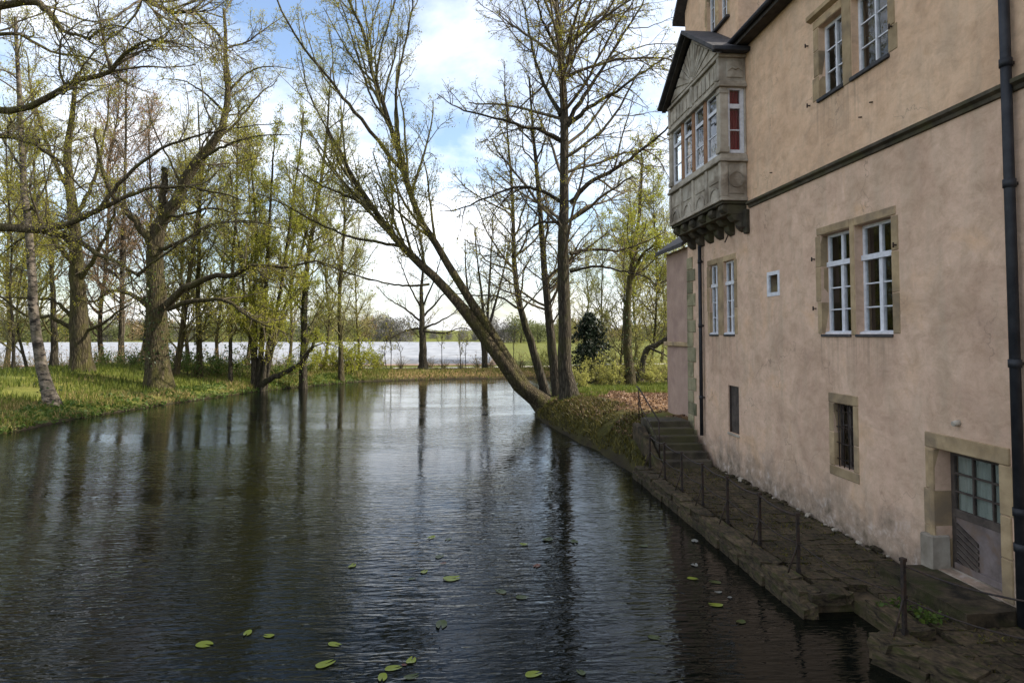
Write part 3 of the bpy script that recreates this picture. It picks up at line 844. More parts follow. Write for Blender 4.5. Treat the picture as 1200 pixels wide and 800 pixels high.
# quoins at the far corner
z = 0.3; k = 0
rr = random.Random(4)
while z < 10.2:
    h = rr.uniform(.34, .46)
    wq = .62 if k % 2 else .42
    if z + h < 6.3 or z > 13:
        box('quoin_stone', 'quoin_stone', house, XF - .03, XF + .5, Y_FAR - wq, Y_FAR + .03, z, z + h - .012, .012, .003, k)
    z += h; k += 1

# ------------------------------------------------------------------ oriel bay
OX, OY0, OY1 = 6.12, 14.80, 18.64
oriel = MB().box(OX + .06, XF - .003, OY0 + .05, OY1 - .05, 7.02, 7.86).build('oriel', 'greystone', house, .01)
def op(name, mat, *a, bevel=.01):
    return box(name, mat, oriel, *a, bevel)
op('base_moulding', 'greystone', OX + .01, XF - .004, OY0, OY1, 6.93, 7.018)
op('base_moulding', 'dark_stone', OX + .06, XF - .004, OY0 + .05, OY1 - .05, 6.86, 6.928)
op('sill_moulding', 'greystone', OX - .03, XF - .004, OY0 - .04, OY1 + .04, 7.862, 7.93)
op('sill_moulding', 'greystone', OX + .0, XF - .004, OY0 - .01, OY1 + .01, 7.932, 8.03)
op('sill_moulding', 'greystone', OX + .05, XF - .004, OY0 + .04, OY1 - .04, 8.032, 8.08)
# consoles under the bay
nc = 6
for i in range(nc):
    yc = OY0 + .25 + (OY1 - OY0 - .5) * i / (nc - 1)
    pts = [(XF + .01, yc - .14, 6.855), (OX + .10, yc - .14, 6.855), (OX + .08, yc - .14, 6.74), (OX + .16, yc - .14, 6.66), (OX + .28, yc - .14, 6.66), (OX + .31, yc - .14, 6.56), (OX + .40, yc - .14, 6.47), (OX + .50, yc - .14, 6.46),
           (OX + .52, yc - .14, 6.34), (OX + .60, yc - .14, 6.26), (XF + .01, yc - .14, 6.22)]
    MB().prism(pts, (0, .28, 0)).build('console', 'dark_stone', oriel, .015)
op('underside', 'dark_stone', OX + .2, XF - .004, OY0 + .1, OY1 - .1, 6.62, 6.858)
MB().box(XF - .10, XF + .01, OY0 - .06, OY0 + .10, 6.14, 6.72).build('wall_bracket', 'dark_stone', oriel, .02)
MB().tube([(XF - .02, OY0 + .0, 6.32), (XF - .22, OY0 + .02, 6.26), (XF - .30, OY0 + .02, 6.33)], .018, 6).build('iron_hook', 'iron', oriel)
MB().tube([(XF - .02, OY0 + 1.1, 6.32), (XF - .25, OY0 + .8, 6.05)], .018, 6).build('iron_hook', 'iron', oriel)
# parapet: pilasters, panels and little arches
nb = 4
bays = [OY0 + .02 + (OY1 - OY0 - .04) * i / nb for i in range(nb + 1)]
for i, yb_ in enumerate(bays):
    a = yb_ - .07 if 0 < i < nb else (yb_ if i == 0 else yb_ - .14)
    op('pilaster', 'greystone', OX + .015, OX + .2, a, a + .14, 7.02, 7.86)
for i in range(nb):
    c = (bays[i] + bays[i + 1]) / 2; rad = .33
    pts = []
    for k in range(13):
        th = math.pi * k / 12
        pts.append((OX + .028, c + rad * math.cos(th), 7.03 + rad * math.sin(th)))
    for k in range(12, -1, -1):
        th = math.pi * k / 12
        pts.append((OX + .028, c + (rad - .075) * math.cos(th), 7.03 + (rad - .075) * math.sin(th)))
    MB().prism(pts, (.06, 0, 0)).build('arch_moulding', 'greystone', oriel)
    pts = [(OX + .045, c + .24 * math.cos(math.pi * k / 12), 7.03 + .24 * math.sin(math.pi * k / 12)) for k in range(13)]
    MB().prism(pts, (.03, 0, 0)).build('arch_infill', 'greystone', oriel)
    op('raised_panel', 'greystone', OX + .04, OX + .075, bays[i] + .14, bays[i + 1] - .14, 7.42, 7.80, bevel=.012)
# side parapet: raised panel with round medallion
op('side_panel', 'greystone', OX + .22, XF - .08, OY0 + .03, OY0 + .055, 7.10, 7.80)
xm = (OX + .14 + XF) / 2
for ro, ri in ((.20, .165),):
    pts = [(xm + ro * math.cos(2 * math.pi * k / 24), OY0 + .012, 7.45 + ro * math.sin(2 * math.pi * k / 24)) for k in range(25)]
    pts += [(xm + ri * math.cos(2 * math.pi * k / 24), OY0 + .012, 7.45 + ri * math.sin(2 * math.pi * k / 24)) for k in range(24, -1, -1)]
    MB().prism(pts, (0, .03, 0)).build('medallion', 'greystone', oriel)
# window storey
ZW0, ZW1 = 8.08, 9.66
op('inner_back', 'dark_room', XF - .03, XF - .006, OY0 + .1, OY1 - .1, ZW0, ZW1)
op('inner_floor', 'dark_room', OX + .1, XF - .04, OY0 + .1, OY1 - .1, ZW0 + .001, ZW0 + .01)
for (a, b) in ((OY0 + .02, OY0 + .24), (OY1 - .24, OY1 - .02)):
    op('corner_post', 'greystone', OX + .02, OX + .22, a, b, ZW0, ZW1)
    op('post_base', 'greystone', OX, OX + .24, a - .02, b + .02, ZW0 + .001, ZW0 + .14)
    op('post_capital', 'greystone', OX, OX + .24, a - .02, b + .02, ZW1 - .16, ZW1 - .08)
wy = [OY0 + .24 + (OY1 - OY0 - .48) * i / nb for i in range(nb + 1)]
for i in range(1, nb):
    op('window_post', 'brown_post', OX + .05, OX + .2, wy[i] - .085, wy[i] + .085, ZW0, ZW1)
for i in range(nb):
    a = wy[i] + (.087 if i else .003); b = wy[i + 1] - (.087 if i < nb - 1 else .003)
    mb = MB()
    x = OX + .09; f = .06; zt = 9.22
    mb.box(x, x + .06, a, a + f, ZW0, ZW1).box(x, x + .06, b - f, b, ZW0, ZW1)
    for c, d in ((ZW0, ZW0 + .08), (ZW1 - .05, ZW1), (zt - .05, zt + .04)):
        mb.box(x - .01, x + .05, a + f, b - f, c, d)
    mb.box(x + .01, x + .045, a + f, b - f, 8.63, 8.655)
    mb.build('window_frame', 'white_paint', oriel)
    for c, d in ((ZW0 + .08, 8.63), (8.655, zt - .05), (zt + .04, ZW1 - .05)):
        box('pane', 'window_glass', oriel, x + .026, x + .03, a + f, b - f, c, d)
# side window with red curtain
xa, xb = OX + .225, XF - .05
y = OY0 + .08; f = .06; zt = 9.22
mb = MB()
mb.box(xa, xa + f, y, y + .06, ZW0, ZW1).box(xb - f * 1.5, xb, y, y + .06, ZW0, ZW1)
for c, d in ((ZW0, ZW0 + .08), (ZW1 - .05, ZW1), (zt - .06, zt + .05)):
    mb.box(xa + f, xb - f * 1.5, y - .012, y + .05, c, d)
mb.box(xa + f, xb - f * 1.5, y + .01, y + .045, 8.63, 8.655)
mb.build('window_frame', 'white_paint', oriel)
for c, d in ((ZW0 + .08, 8.63), (8.655, zt - .06), (zt + .05, ZW1 - .05)):
    box('pane', 'window_glass', oriel, xa + f, xb - f * 1.5, y + .026, y + .03, c, d)
op('side_jamb', 'greystone', xb + .001, XF - .003, OY0 + .04, OY0 + .2, ZW0, ZW1)
vv = []
for i in range(33):
    xx = xa + (xb - xa) * i / 32
    vv += [(xx, y + .11 + .016 * math.sin(i * 1.1), ZW0), (xx, y + .11 + .016 * math.sin(i * 1.1 + .3), ZW1)]
vv = np.array(vv) - ORIGIN[house]
link('red_curtain', np_mesh('red_curtain', vv, [[(2 * i, 2 * i + 2, 2 * i + 3, 2 * i + 1) for i in range(32)]]), 'red_curtain', oriel)
# entablature and frieze
op('cornice', 'greystone', OX - .03, XF - .004, OY0 - .04, OY1 + .04, 9.66, 9.74)
op('cornice', 'greystone', OX + .02, XF - .004, OY0 + .01, OY1 - .01, 9.742, 9.82)
op('frieze', 'greystone', OX + .06, XF - .004, OY0 + .05, OY1 - .05, 9.822, 10.38)
npan = 13
for i in range(npan):
    a = OY0 + .12 + (OY1 - OY0 - .24) * i / npan
    op('frieze_panel', 'greystone', OX + .03, OX + .058, a + .03, a + (OY1 - OY0 - .24) / npan - .03, 9.90, 10.28, bevel=.008)
for i in (0, 2, 4):
    a = OY0 + .04 + (OY1 - OY0 - .2) * i / 4
    op('frieze_post', 'greystone', OX + .0, OX + .12, a, a + .14, 9.823, 10.38)
op('side_frieze_panel', 'greystone', OX + .2, XF - .08, OY0 + .025, OY0 + .048, 9.90, 10.30)
mw = MB()
for s in (-1, 1):
    pts = [(xm + s * t * .19, OY0 + .008, 10.08 + .05 * math.sin(t * 3.6) - .03 * t + .012) for t in np.linspace(0, 1, 9)]
    mw.tube(pts, [.022 - .016 * t for t in np.linspace(0, 1, 9)], 6)
mw.build('carved_wings', 'greystone', oriel)
op('top_moulding', 'greystone', OX - .01, XF - .004, OY0 - .02, OY1 + .02, 10.381, 10.46)
# pediment with carved sunburst
ym = (OY0 + OY1) / 2; ZP, ZA = 10.47, 11.72
MB().prism([(OX + .06, OY0 + .02, ZP), (OX + .06, OY1 - .02, ZP), (OX + .06, ym, ZA - .03)], (.5, 0, 0)).build('pediment', 'greystone', oriel)
nr_ = 13
for k in range(nr_):
    th = math.pi * (k + .5) / nr_
    hw = math.pi / nr_ * .40
    def edge(t):
        c, s = math.cos(t), math.sin(t)
        half = (OY1 - OY0) / 2 - .16; hh = ZA - ZP - .17
        l = 1.0 / (abs(c) / half + s / hh)
        return (OX + .02, ym + c * l, ZP + .05 + s * l)
    e1, e2 = edge(th - hw), edge(th + hw)
    MB().prism([(OX + .045, ym + .1 * math.cos(th), ZP + .05 + .1 * math.sin(th)), e1, e2], (.035, 0, 0)).build('sun_ray', 'greystone', oriel)
pts = [(OX + .0, ym + .13 * math.cos(math.pi * k / 10), ZP + .04 + .13 * math.sin(math.pi * k / 10)) for k in range(11)]
MB().prism(pts, (.06, 0, 0)).build('sun_boss', 'greystone', oriel, .01)
for s in (-1, 1):
    e = OY0 - .22 if s < 0 else OY1 + .22
    ze = ZP - .02
    MB().prism([(OX - .24, e, ze), (OX - .24, ym, ZA + .10), (OX - .24, ym, ZA + .20), (OX - .24, e - s * -.02, ze + .09)], (1.6, 0, 0)).build('oriel_roof', 'slate', oriel)
    MB().prism([(OX - .12, e + s * -.04, ze - .06), (OX - .12, ym, ZA + .03), (OX - .12, ym, ZA + .097), (OX - .12, e + s * -.04, ze - .003)], (.12, 0, 0)).build('verge_board', 'roof_wood', oriel)
box('eave_fascia', 'pipe_paint', oriel, OX - .2, XF - .01, OY0 - .24, OY0 - .06, 10.44, 10.56, .02)

# wing behind the far corner
wing = MB().box(6.92, 14.0, Y_FAR + .005, 21.35, -.5, 6.45).build('wing_wall', 'pink_plaster', house)
MB().prism([(6.62, Y_FAR + .02, 6.40), (6.62, 21.65, 6.40), (9.5, 21.65, 8.4), (9.5, Y_FAR + .02, 8.4)], (0, 0, .12)).build('wing_roof', 'slate', wing)
box('wing_string', 'sandstone', wing, 6.82, 6.919, Y_FAR + .04, 21.45, 3.38, 3.52, .02)

# drainpipes
def drainpipe(label, x, y, z0, z1, r, zb):
    t = root('drainpipe', label, 'drainpipe', (x, y, z0))
    MB().tube([(x, y, z0 + .0), (x, y, z1)], r, 14).build('pipe', 'pipe_paint', t)
    for z in zb:
        MB().tube([(x, y, z - .05), (x, y, z + .05)], r * 1.22, 14).build('pipe_collar', 'pipe_paint', t)
        MB().box(x + r * .6, XF + .01, y - .02, y + .02, z - .02, z + .02).build('pipe_clip', 'iron', t)
    return t
drainpipe('thick black drainpipe beside the basement door', 6.70, 7.38, 0.27, 10.66, .059, (1.2, 1.62, 3.4, 5.6, 7.1, 9.2))
drainpipe('thin black drainpipe at the quoined corner below the oriel', 6.70, 17.72, 0.95, 6.25, .05, (2.0, 4.0, 5.8))

# ------------------------------------------------------------------ terrace along the wall
TZ = 0.25
YA, YB, YC = fy(8.93, 4.95), fy(7.72, 5.0), fy(6.55, 5.3)
EDGE = [(4.62, 17.2), (4.62, YA), (5.32, YA), (5.32, YB), (4.75, YB), (5.30, YC), (6.3, 4.3), (6.78, 3.3)]
terr = MB().prism([(x, y, -1.4) for x, y in EDGE] + [(6.78, 17.2, -1.4)], (0, 0, 1.4 + TZ - .09)).build('terrace', 'mossy_stone')
tag(terr, kind='structure')
ORIGIN[terr] = np.zeros(3)
rr = random.Random(11)
def edge_x(y):
    if y > YA: return 4.62
    if y > YB: return 5.32
    if y > YC: return 4.75 + (YB - y) * .55 / (YB - YC)
    return 5.30 + (YC - y) / (YC - 4.3)
unit = []
for k in range(6):
    m_ = MB().box(-.5, .5, -.5, .5, -.5, .5)
    bmesh.ops.subdivide_edges(m_.bm, edges=m_.bm.edges[:], cuts=1, use_grid_fill=True)
    r2 = random.Random(70 + k)
    for v in m_.bm.verts:
        v.co.x += r2.uniform(-.05, .05); v.co.y += r2.uniform(-.06, .06)
        if v.co.z > .4: v.co.z += r2.uniform(-.16, .16)
    me = bpy.data.meshes.new('paving_stone'); m_.bm.to_mesh(me); m_.bm.free()
    me.materials.append(MATS['mossy_stone'])
    unit.append(me)
y = 17.1; row = 0; count = 0
while y > 4.9:
    dyr = rr.uniform(.25, .34)
    x = edge_x(y - dyr / 2) + .36
    if edge_x(y - dyr) > edge_x(y) + .3 or edge_x(y) > edge_x(y - dyr) + .3:
        x = max(edge_x(y - dyr), edge_x(y)) + .36
    while x < 6.70:
        wx = min(rr.uniform(.26, .46), 6.76 - x)
        if wx > .12 and count < 300:
            o = bpy.data.objects.new('paving_stone', rr.choice(unit))
            C.objects.link(o); o.parent = terr
            o.location = (x + wx / 2, y - dyr / 2, TZ - .05 + rr.uniform(-.012, .012))
            o.scale = (wx - .018, dyr - .018, .09)
            o.rotation_euler = (rr.uniform(-.015, .015), rr.uniform(-.02, .02), rr.uniform(-.03, .03))
            count += 1
        x += wx
    y -= dyr
# coping stones
def coping(p, q, inset=.33):
    p, q = np.array(p), np.array(q)
    L = np.linalg.norm(q - p); t = (q - p) / L; nrm = np.array([-t[1], t[0]])
    s = 0
    while s < L - .1:
        l = min(rr.uniform(.4, .75), L - s)
        c = p + t * (s + l / 2) + nrm * (inset / 2 - .04)
        o = bpy.data.objects.new('coping_stone', rr.choice(unit)); C.objects.link(o); o.parent = terr
        o.location = (c[0], c[1], TZ - .045 + rr.uniform(-.02, .015))
        o.scale = (l - .02, inset + rr.uniform(-.03, .03), .15)
        o.rotation_euler = (rr.uniform(-.02, .02), rr.uniform(-.02, .02), math.atan2(t[1], t[0]) + rr.uniform(-.015, .015))
        s += l
coping((4.62, 17.0), (4.62, YA + .02)); coping((4.70, YA), (5.32, YA), .3); coping((5.32, YA - .33), (5.32, YB), .3); coping((5.25, YB), (4.75, YB), .3); coping((4.75, YB), (5.30, YC)); coping((5.30, YC), (6.3, 4.3))
# rubble stones below the coping (dark facing wall)
for (p, q) in (((4.62, 17.0), (4.62, YA + .05)), ((4.77, YB - .02), (5.30, YC + .02)), ((5.30, YC), (6.1, 4.7))):
    p, q = np.array(p), np.array(q); L = np.linalg.norm(q - p); t = (q - p) / L
    for lay in range(2):
        s = rr.uniform(0, .2)
        while s < L - .3:
            l = rr.uniform(.35, .7)
            c = p + t * (s + l / 2)
            o = bpy.data.objects.new('facing_stone', rr.choice(unit)); C.objects.link(o); o.parent = terr
            o.location = (c[0], c[1], .06 - lay * .2)
            o.scale = (l - .03, .22 + rr.uniform(-.04, .05), .18)
            o.rotation_euler = (0, 0, math.atan2(t[1], t[0]))
            s += l

# slab in front of the door
m_ = MB().box(6.05, 6.775, fy(7.92, 6.3), fy(9.55, 6.3), .14, .415)
bmesh.ops.subdivide_edges(m_.bm, edges=m_.bm.edges[:], cuts=3, use_grid_fill=True)
o = m_.build('door_slab', 'mossy_stone', None, 0, 1, .008, 4)
tag(o, 'large mossy stone slab lying as a step before the basement door', 'stone slab')

# steps up to the wooded bank
st = root('stone_steps', 'dark stone steps rising from the terrace to the wooded bank', 'steps', (6.05, 17.0, .25))
for i in range(6):
    m_ = MB().box(5.38 + .02 * i, 6.66, 16.85 + .34 * i, 17.22 + .34 * i + (.6 if i == 5 else 0), -.3 + .16 * i, TZ + .165 * (i + 1))
    m_.build('step', 'dark_stone', st, .018, 1, .004, i)
m_ = MB().prism([(5.14, 16.7, -.4), (5.14, 19.2, -.4), (5.14, 19.2, 1.12), (5.14, 18.6, 1.08), (5.14, 16.7, .2)], (.22, 0, 0))
m_.build('side_wall', 'mossy_stone', st, .03, 1, .01, 3)
# handrail of the steps
hr = root('stair_handrail', 'thin iron handrail beside the dark stone steps', 'handrail', (5.3, 18.0, .9))
for yy, zb in ((16.95, .5), (18.9, 1.25)):
    MB().tube([(5.25, yy, zb), (5.25, yy, zb + .95)], .018, 8).build('post', 'iron', hr)
MB().tube([(5.25, 16.85, 1.42), (5.25, 18.9, 2.18), (5.25, 19.15, 2.2)], .02, 8).build('rail', 'iron', hr)
MB().tube([(5.25, 16.95, .95), (5.25, 18.9, 1.70)], .012, 8).build('rail', 'iron', hr)
MB().tube([(5.25, 18.9, 1.95), (5.45, 19.2, 1.25)], .012, 8).build('brace', 'iron', hr)

# iron railings on the terrace edge
post_mesh = MB().box(-.021, .021, -.021, .021, -.1, .86).box(-.028, .028, -.028, .028, .02, .07).box(-.027, .027, -.027, .027, .42, .46).box(-.03, .03, -.03, .03, .845, .885)
post_mesh.tube([(0, 0, .45), (-.16, .0, .0)], .012, 6)
me_post = bpy.data.meshes.new('post'); bmesh.ops.recalc_face_normals(post_mesh.bm, faces=post_mesh.bm.faces[:]); post_mesh.bm.to_mesh(me_post); post_mesh.bm.free()
me_post.materials.append(MATS['iron'])
rl = root('iron_railing', 'long rusty iron railing with thin wires along the terrace edge', 'railing', (4.95, 9.3, TZ))
for k in range(7):
    o = bpy.data.objects.new('post', me_post); C.objects.link(o); o.parent = rl
    o.location = (rr.uniform(-.01, .01), 1.25 * k, 0); o.rotation_euler = (rr.uniform(-.02, .02), rr.uniform(-.025, .025), rr.uniform(-.2, .2))
for zz, r_ in ((.84, .017), (.44, .012)):
    pts = []
    for k in range(6):
        for u in np.linspace(0, 1, 7)[:-1]:
            pts.append((4.95, 9.3 + 1.25 * (k + u), TZ + zz - .05 * math.sin(math.pi * u)))
    pts.append((4.95, 16.8, TZ + zz))
    MB().tube(pts, r_, 6).build('wire', 'iron', rl)
r2 = root('iron_railing', 'short iron railing between the landing gap and the drainpipe', 'railing', (5.18, fy(7.72, 5.18), TZ))
P1, P2, P3 = (5.18, fy(7.72, 5.18)), (5.77, fy(6.65, 5.77)), (6.3, 5.1)
for p in (P1, P2, P3):
    o = bpy.data.objects.new('post', me_post); C.objects.link(o); o.parent = r2
    o.location = (p[0] - 5.18, p[1] - P1[1], 0); o.rotation_euler = (0, 0, rr.uniform(-.3, .3))
for zz, r_ in ((.80, .011), (.42, .009)):
    pts = []
    for a, b in ((P1, P2), (P2, P3)):
        for u in np.linspace(0, 1, 8):
            pts.append((a[0] + (b[0] - a[0]) * u, a[1] + (b[1] - a[1]) * u, TZ + zz - .05 * math.sin(math.pi * u)))
    del pts[8]
    MB().tube(pts, r_, 6).build('wire', 'iron', r2)
MB().tube([(P1[0], P1[1], TZ + .44), (5.0, 8.4, TZ + .36), (4.95, 9.3, TZ + .44)], .009, 6).build('wire', 'iron', r2)

# ------------------------------------------------------------------ trees: vectorised branch growth
def norm(v):
    return v / np.maximum(np.linalg.norm(v, axis=-1, keepdims=True), 1e-9)
class Acc:
    def __init__(s):
        s.v = []; s.f = []; s.m = []; s.n = 0
    def add(s, v, f, m=0):
        if not len(v): return
        s.v.append(np.asarray(v, float)); s.f.append(np.asarray(f) + s.n); s.m.append(m); s.n += len(v)
    def build(s, name, mats, parent):
        if not s.n: return None
        v = np.concatenate(s.v) - ORIGIN[parent]
        return link(name, np_mesh(name, v, s.f, s.m), mats, parent)
def tubes(P, Rr, sides, rough=0.0, rng=None):
    N, K, _ = P.shape
    T = norm(np.gradient(P, axis=1))
    mean = norm(P[:, -1] - P[:, 0])
    ref = np.where(np.abs(mean[:, 2:3]) > 0.75, np.array([[1.0, 0.2, 0]]), np.array([[0, 0, 1.0]]))
    U = norm(np.cross(T, ref[:, None, :])); W = np.cross(T, U)
    a = np.arange(sides) * 2 * np.pi / sides
    rad = Rr[:, :, None] * np.ones(sides)
    if rough:
        ph = rng.rand(N, 1, 1) * 6.28
        zz = np.arange(K)[None, :, None]
        rad = rad * (1 + rough * (np.sin(a * 3 + ph + zz * .35) * .5 + np.sin(a * 5 + ph * 2 - zz * .6) * .35) + rough * .5 * (rng.rand(N, K, sides) - .5))
    V = P[:, :, None, :] + rad[..., None] * (U[:, :, None, :] * np.cos(a)[:, None] + W[:, :, None, :] * np.sin(a)[:, None])
    ii = np.arange(N * K * sides).reshape(N, K, sides)
    jj = np.roll(ii, -1, axis=2)
    f = np.stack([ii[:, :-1], jj[:, :-1], jj[:, 1:], ii[:, 1:]], -1).reshape(-1, 4)
    return V.reshape(-1, 3), f
def spline(pts, n):
    p = np.array(pts, float)
    m = len(p)
    q = np.concatenate([[2 * p[0] - p[1]], p, [2 * p[-1] - p[-2]]])
    t = np.linspace(0, m - 1 - 1e-6, n)
    i = t.astype(int); u = (t - i)[:, None]
    a, b, c, d = q[i], q[i + 1], q[i + 2], q[i + 3]
    return .5 * (2 * b + (c - a) * u + (2 * a - 5 * b + 4 * c - d) * u ** 2 + (3 * b - a - 3 * c + d) * u ** 3)
def grow(P, Rr, rng, per_m, t0, t1, ang, ratio, lmax, K, trop, wander, rr=0.55, rmin=.006, flat=0.0, lmin=.25):
    """children of polylines P (N,K,3): per_m children per metre"""
    L = np.linalg.norm(np.diff(P, axis=1), axis=2).sum(1)
    cnt = np.maximum(0, rng.poisson(np.maximum(L * (t1 - t0) * per_m, 0.01)))
    pi = np.repeat(np.arange(len(P)), cnt)
    M = len(pi)
    if M == 0:
        return np.zeros((0, K, 3)), np.zeros((0, K))
    t = t0 + (t1 - t0) * rng.rand(M) ** 0.85
    s = t * (P.shape[1] - 1)
    i = np.minimum(s.astype(int), P.shape[1] - 2); u = (s - i)[:, None]
    pos = P[pi, i] * (1 - u) + P[pi, i + 1] * u
    tan = norm(P[pi, i + 1] - P[pi, i])
    rad = (Rr[pi, i] * (1 - u[:, 0]) + Rr[pi, i + 1] * u[:, 0])
    rv = norm(rng.randn(M, 3) * np.array([1, 1, 1 - flat]))
    perp = norm(rv - tan * (rv * tan).sum(1, keepdims=True))
    an = ang * (0.7 + .6 * rng.rand(M))[:, None]
    d = norm(tan * np.cos(an) + perp * np.sin(an))
    ln = np.clip(L[pi] * ratio * (1.15 - .75 * t) * (.55 + .8 * rng.rand(M)), lmin, lmax)
    r0 = np.clip(np.minimum(rad * rr, ln * .015 + .004), rmin, None)
    pts = np.zeros((M, K, 3)); pts[:, 0] = pos
    step = (ln / (K - 1))[:, None]
    for k in range(1, K):
        d = norm(d + rng.randn(M, 3) * wander + np.array([0, 0, trop]))
        pts[:, k] = pts[:, k - 1] + d * step
    radii = r0[:, None] * np.linspace(1, .35, K)[None, :]
    return pts, np.maximum(radii, .0035)
def leaves(P, rng, n, size, t0=.2, spread=.08, drop=0.0):
    if len(P) == 0: return np.zeros((0, 3)), np.zeros((0, 4), int)
    M = int(len(P) * n)
    pi = rng.randint(0, len(P), M)
    s = (t0 + (1 - t0) * rng.rand(M)) * (P.shape[1] - 1)
    i = np.minimum(s.astype(int), P.shape[1] - 2); u = (s - i)[:, None]
    c = P[pi, i] * (1 - u) + P[pi, i + 1] * u + rng.randn(M, 3) * spread - np.array([0, 0, drop]) * rng.rand(M, 1)
    return rhombs(c, rng, size)
def rhombs(c, rng, size, upright=None):
    M = len(c)
    a = norm(rng.randn(M, 3)); b = norm(np.cross(a, rng.randn(M, 3)))
    sz = (size * (.45 + 1.2 * rng.rand(M) ** 1.6))[:, None]
    v = np.stack([c - a * sz * .5, c + b * sz * .32 + a * sz * .08, c + a * sz * .55, c - b * sz * .32 + a * sz * .08], 1)
    return v.reshape(-1, 3), np.arange(M * 4).reshape(M, 4)
def tree(name, label, group, trunk, limbs=(), seed=1, bark='bark', twig='twig', leaf='leaf_spring', base=None,
         boughs=(.9, .25, 1.0, .9, .45, 4.5), twigs=(2.2, 3.6), leaf_n=3.0, leaf_s=.085, trop=.06, flare=1.5, ivy=None, wander=.16, cat='tree', thick=1.0, leaf_mul=2.3, taper=.85, sides=14, leaf_spread=.09, drop=0.0, twig_len=(.42, .5), lim_b=True):
    """trunk / limbs: lists of (points, r0, r1). boughs: per metre, t0, t1, angle, ratio, max length"""
    rng = np.random.RandomState(seed)
    trunks = trunk if isinstance(trunk, list) else [trunk]
    b0 = np.array(trunks[0][0][0]) if base is None else np.array(base)
    rt = root(name, label, cat, tuple(b0), group)
    PK = 22
    allP, allR = [], []
    tac = Acc()
    for (pts, r0, r1) in trunks:
        p = spline(pts, PK)
        p[1:-1] += rng.randn(PK - 2, 3) * r0 * .06
        u = np.linspace(0, 1, PK)
        r = r0 + (r1 - r0) * u ** taper
        r = r * (1 + (flare - 1) * np.exp(-u * 26))
        p = np.concatenate([[p[0] - [0, 0, .35]], p]); r = np.concatenate([[r[0] * 1.1], r])
        v, f = tubes(p[None], r[None], sides, .14, rng)
        tac.add(v, f)
        allP.append(p[1:]); allR.append(r[1:])
    tac.build('trunk', bark, rt)
    for (pts, r0, r1) in limbs:
        p = spline(pts, PK)
        p[1:-1] += rng.randn(PK - 2, 3) * min(.04, r0 * .22)
        r = r0 + (r1 - r0) * np.linspace(0, 1, PK) ** .8
        la = Acc(); v, f = tubes(p[None], r[None], 8, .12, rng); la.add(v, f)
        la.build('limb', bark, rt)
        allP.append(p); allR.append(r)
    P0, R0 = np.array(allP), np.array(allR)
    pm, t0, t1, ang, ratio, lmax = boughs
    pm *= 1.35; twigs = (twigs[0] * 1.9, twigs[1] * 2.6)
    if not lim_b: pass
    B, BR = grow(P0, R0, rng, pm, t0, t1, ang, ratio, lmax, 9, trop, wander, .6, .022 * thick, lmin=.8)
    D, DR = grow(B, BR, rng, twigs[0], .15, 1, .8, twig_len[0], 2.4, 6, trop * .8, .2, .6, .0115 * thick, lmin=.4)
    B2, BR2 = grow(P0, R0, rng, pm * 1.2, max(t0, .4), 1, .9, .16, 1.8, 6, trop, .2, .4, .0115 * thick, lmin=.4)
    D = np.concatenate([D, B2]); DR = np.concatenate([DR, BR2])
    E, ER = grow(D, DR, rng, twigs[1], .1, 1, .75, twig_len[1], 1.0, 3, trop * .6, .25, .6, .0075 * thick, lmin=.2)
    leaf_n *= leaf_mul; leaf_s *= .92
    ac = Acc()
    v, f = tubes(B, BR, 5); ac.add(v, f)
    v, f = tubes(D, DR, 3); ac.add(v, f)
    v, f = tubes(E, ER, 3); ac.add(v, f)
    tag(ac.build('branches', twig, rt), kind='stuff')
    if leaf_n:
        la = Acc()
        v, f = leaves(E, rng, leaf_n, leaf_s, .35, leaf_spread, drop); la.add(v, f)
        tag(la.build('foliage', leaf, rt), kind='stuff')
    if ivy:
        za, zb, n, rad = ivy
        k = rng.randint(0, PK - 1, n)
        p = P0[0]; rsel = R0[0]
        ok = (p[k, 2] - b0[2] > za) & (p[k, 2] - b0[2] < zb); k = k[ok]
        u = rng.rand(len(k), 1); c = p[k] * (1 - u) + p[k + 1] * u
        th = rng.rand(len(k)) * 6.28
        rdd = rsel[k] + rad * rng.rand(len(k)) ** 2
        c = c + np.stack([np.cos(th) * rdd, np.sin(th) * rdd, rng.randn(len(k)) * .15], -1)
        la = Acc(); v, f = rhombs(c, rng, .11); la.add(v, f)
        tag(la.build('ivy', 'leaf_ivy', rt), kind='stuff')
    return rt
def copy_tree(o, loc, rotz, scale, label=None, group=None):
    c = o.copy(); C.objects.link(c)
    c.location = loc; c.rotation_euler = (0, 0, rotz); c.scale = (scale,) * 3
    if label: c['label'] = label
    if group: c['group'] = group
    for ch in list(o.children):
        d = ch.copy(); C.objects.link(d); d.parent = c
    return c
def pl(depths, *pix):
    """pixel polyline at a depth (or from depth a to depth b)"""
    a, b = depths if isinstance(depths, tuple) else (depths, depths)
    n = len(pix)
    return [tuple(at(p[0], p[1], a + (b - a) * i / max(n - 1, 1))) for i, p in enumerate(pix)]
def gbase(px, depth):
    p = at(px, 420, depth)
    return np.array([p[0], p[1], float(height(p[0], p[1]))])
def rooted(base, pts):
    return [tuple(base)] + pts

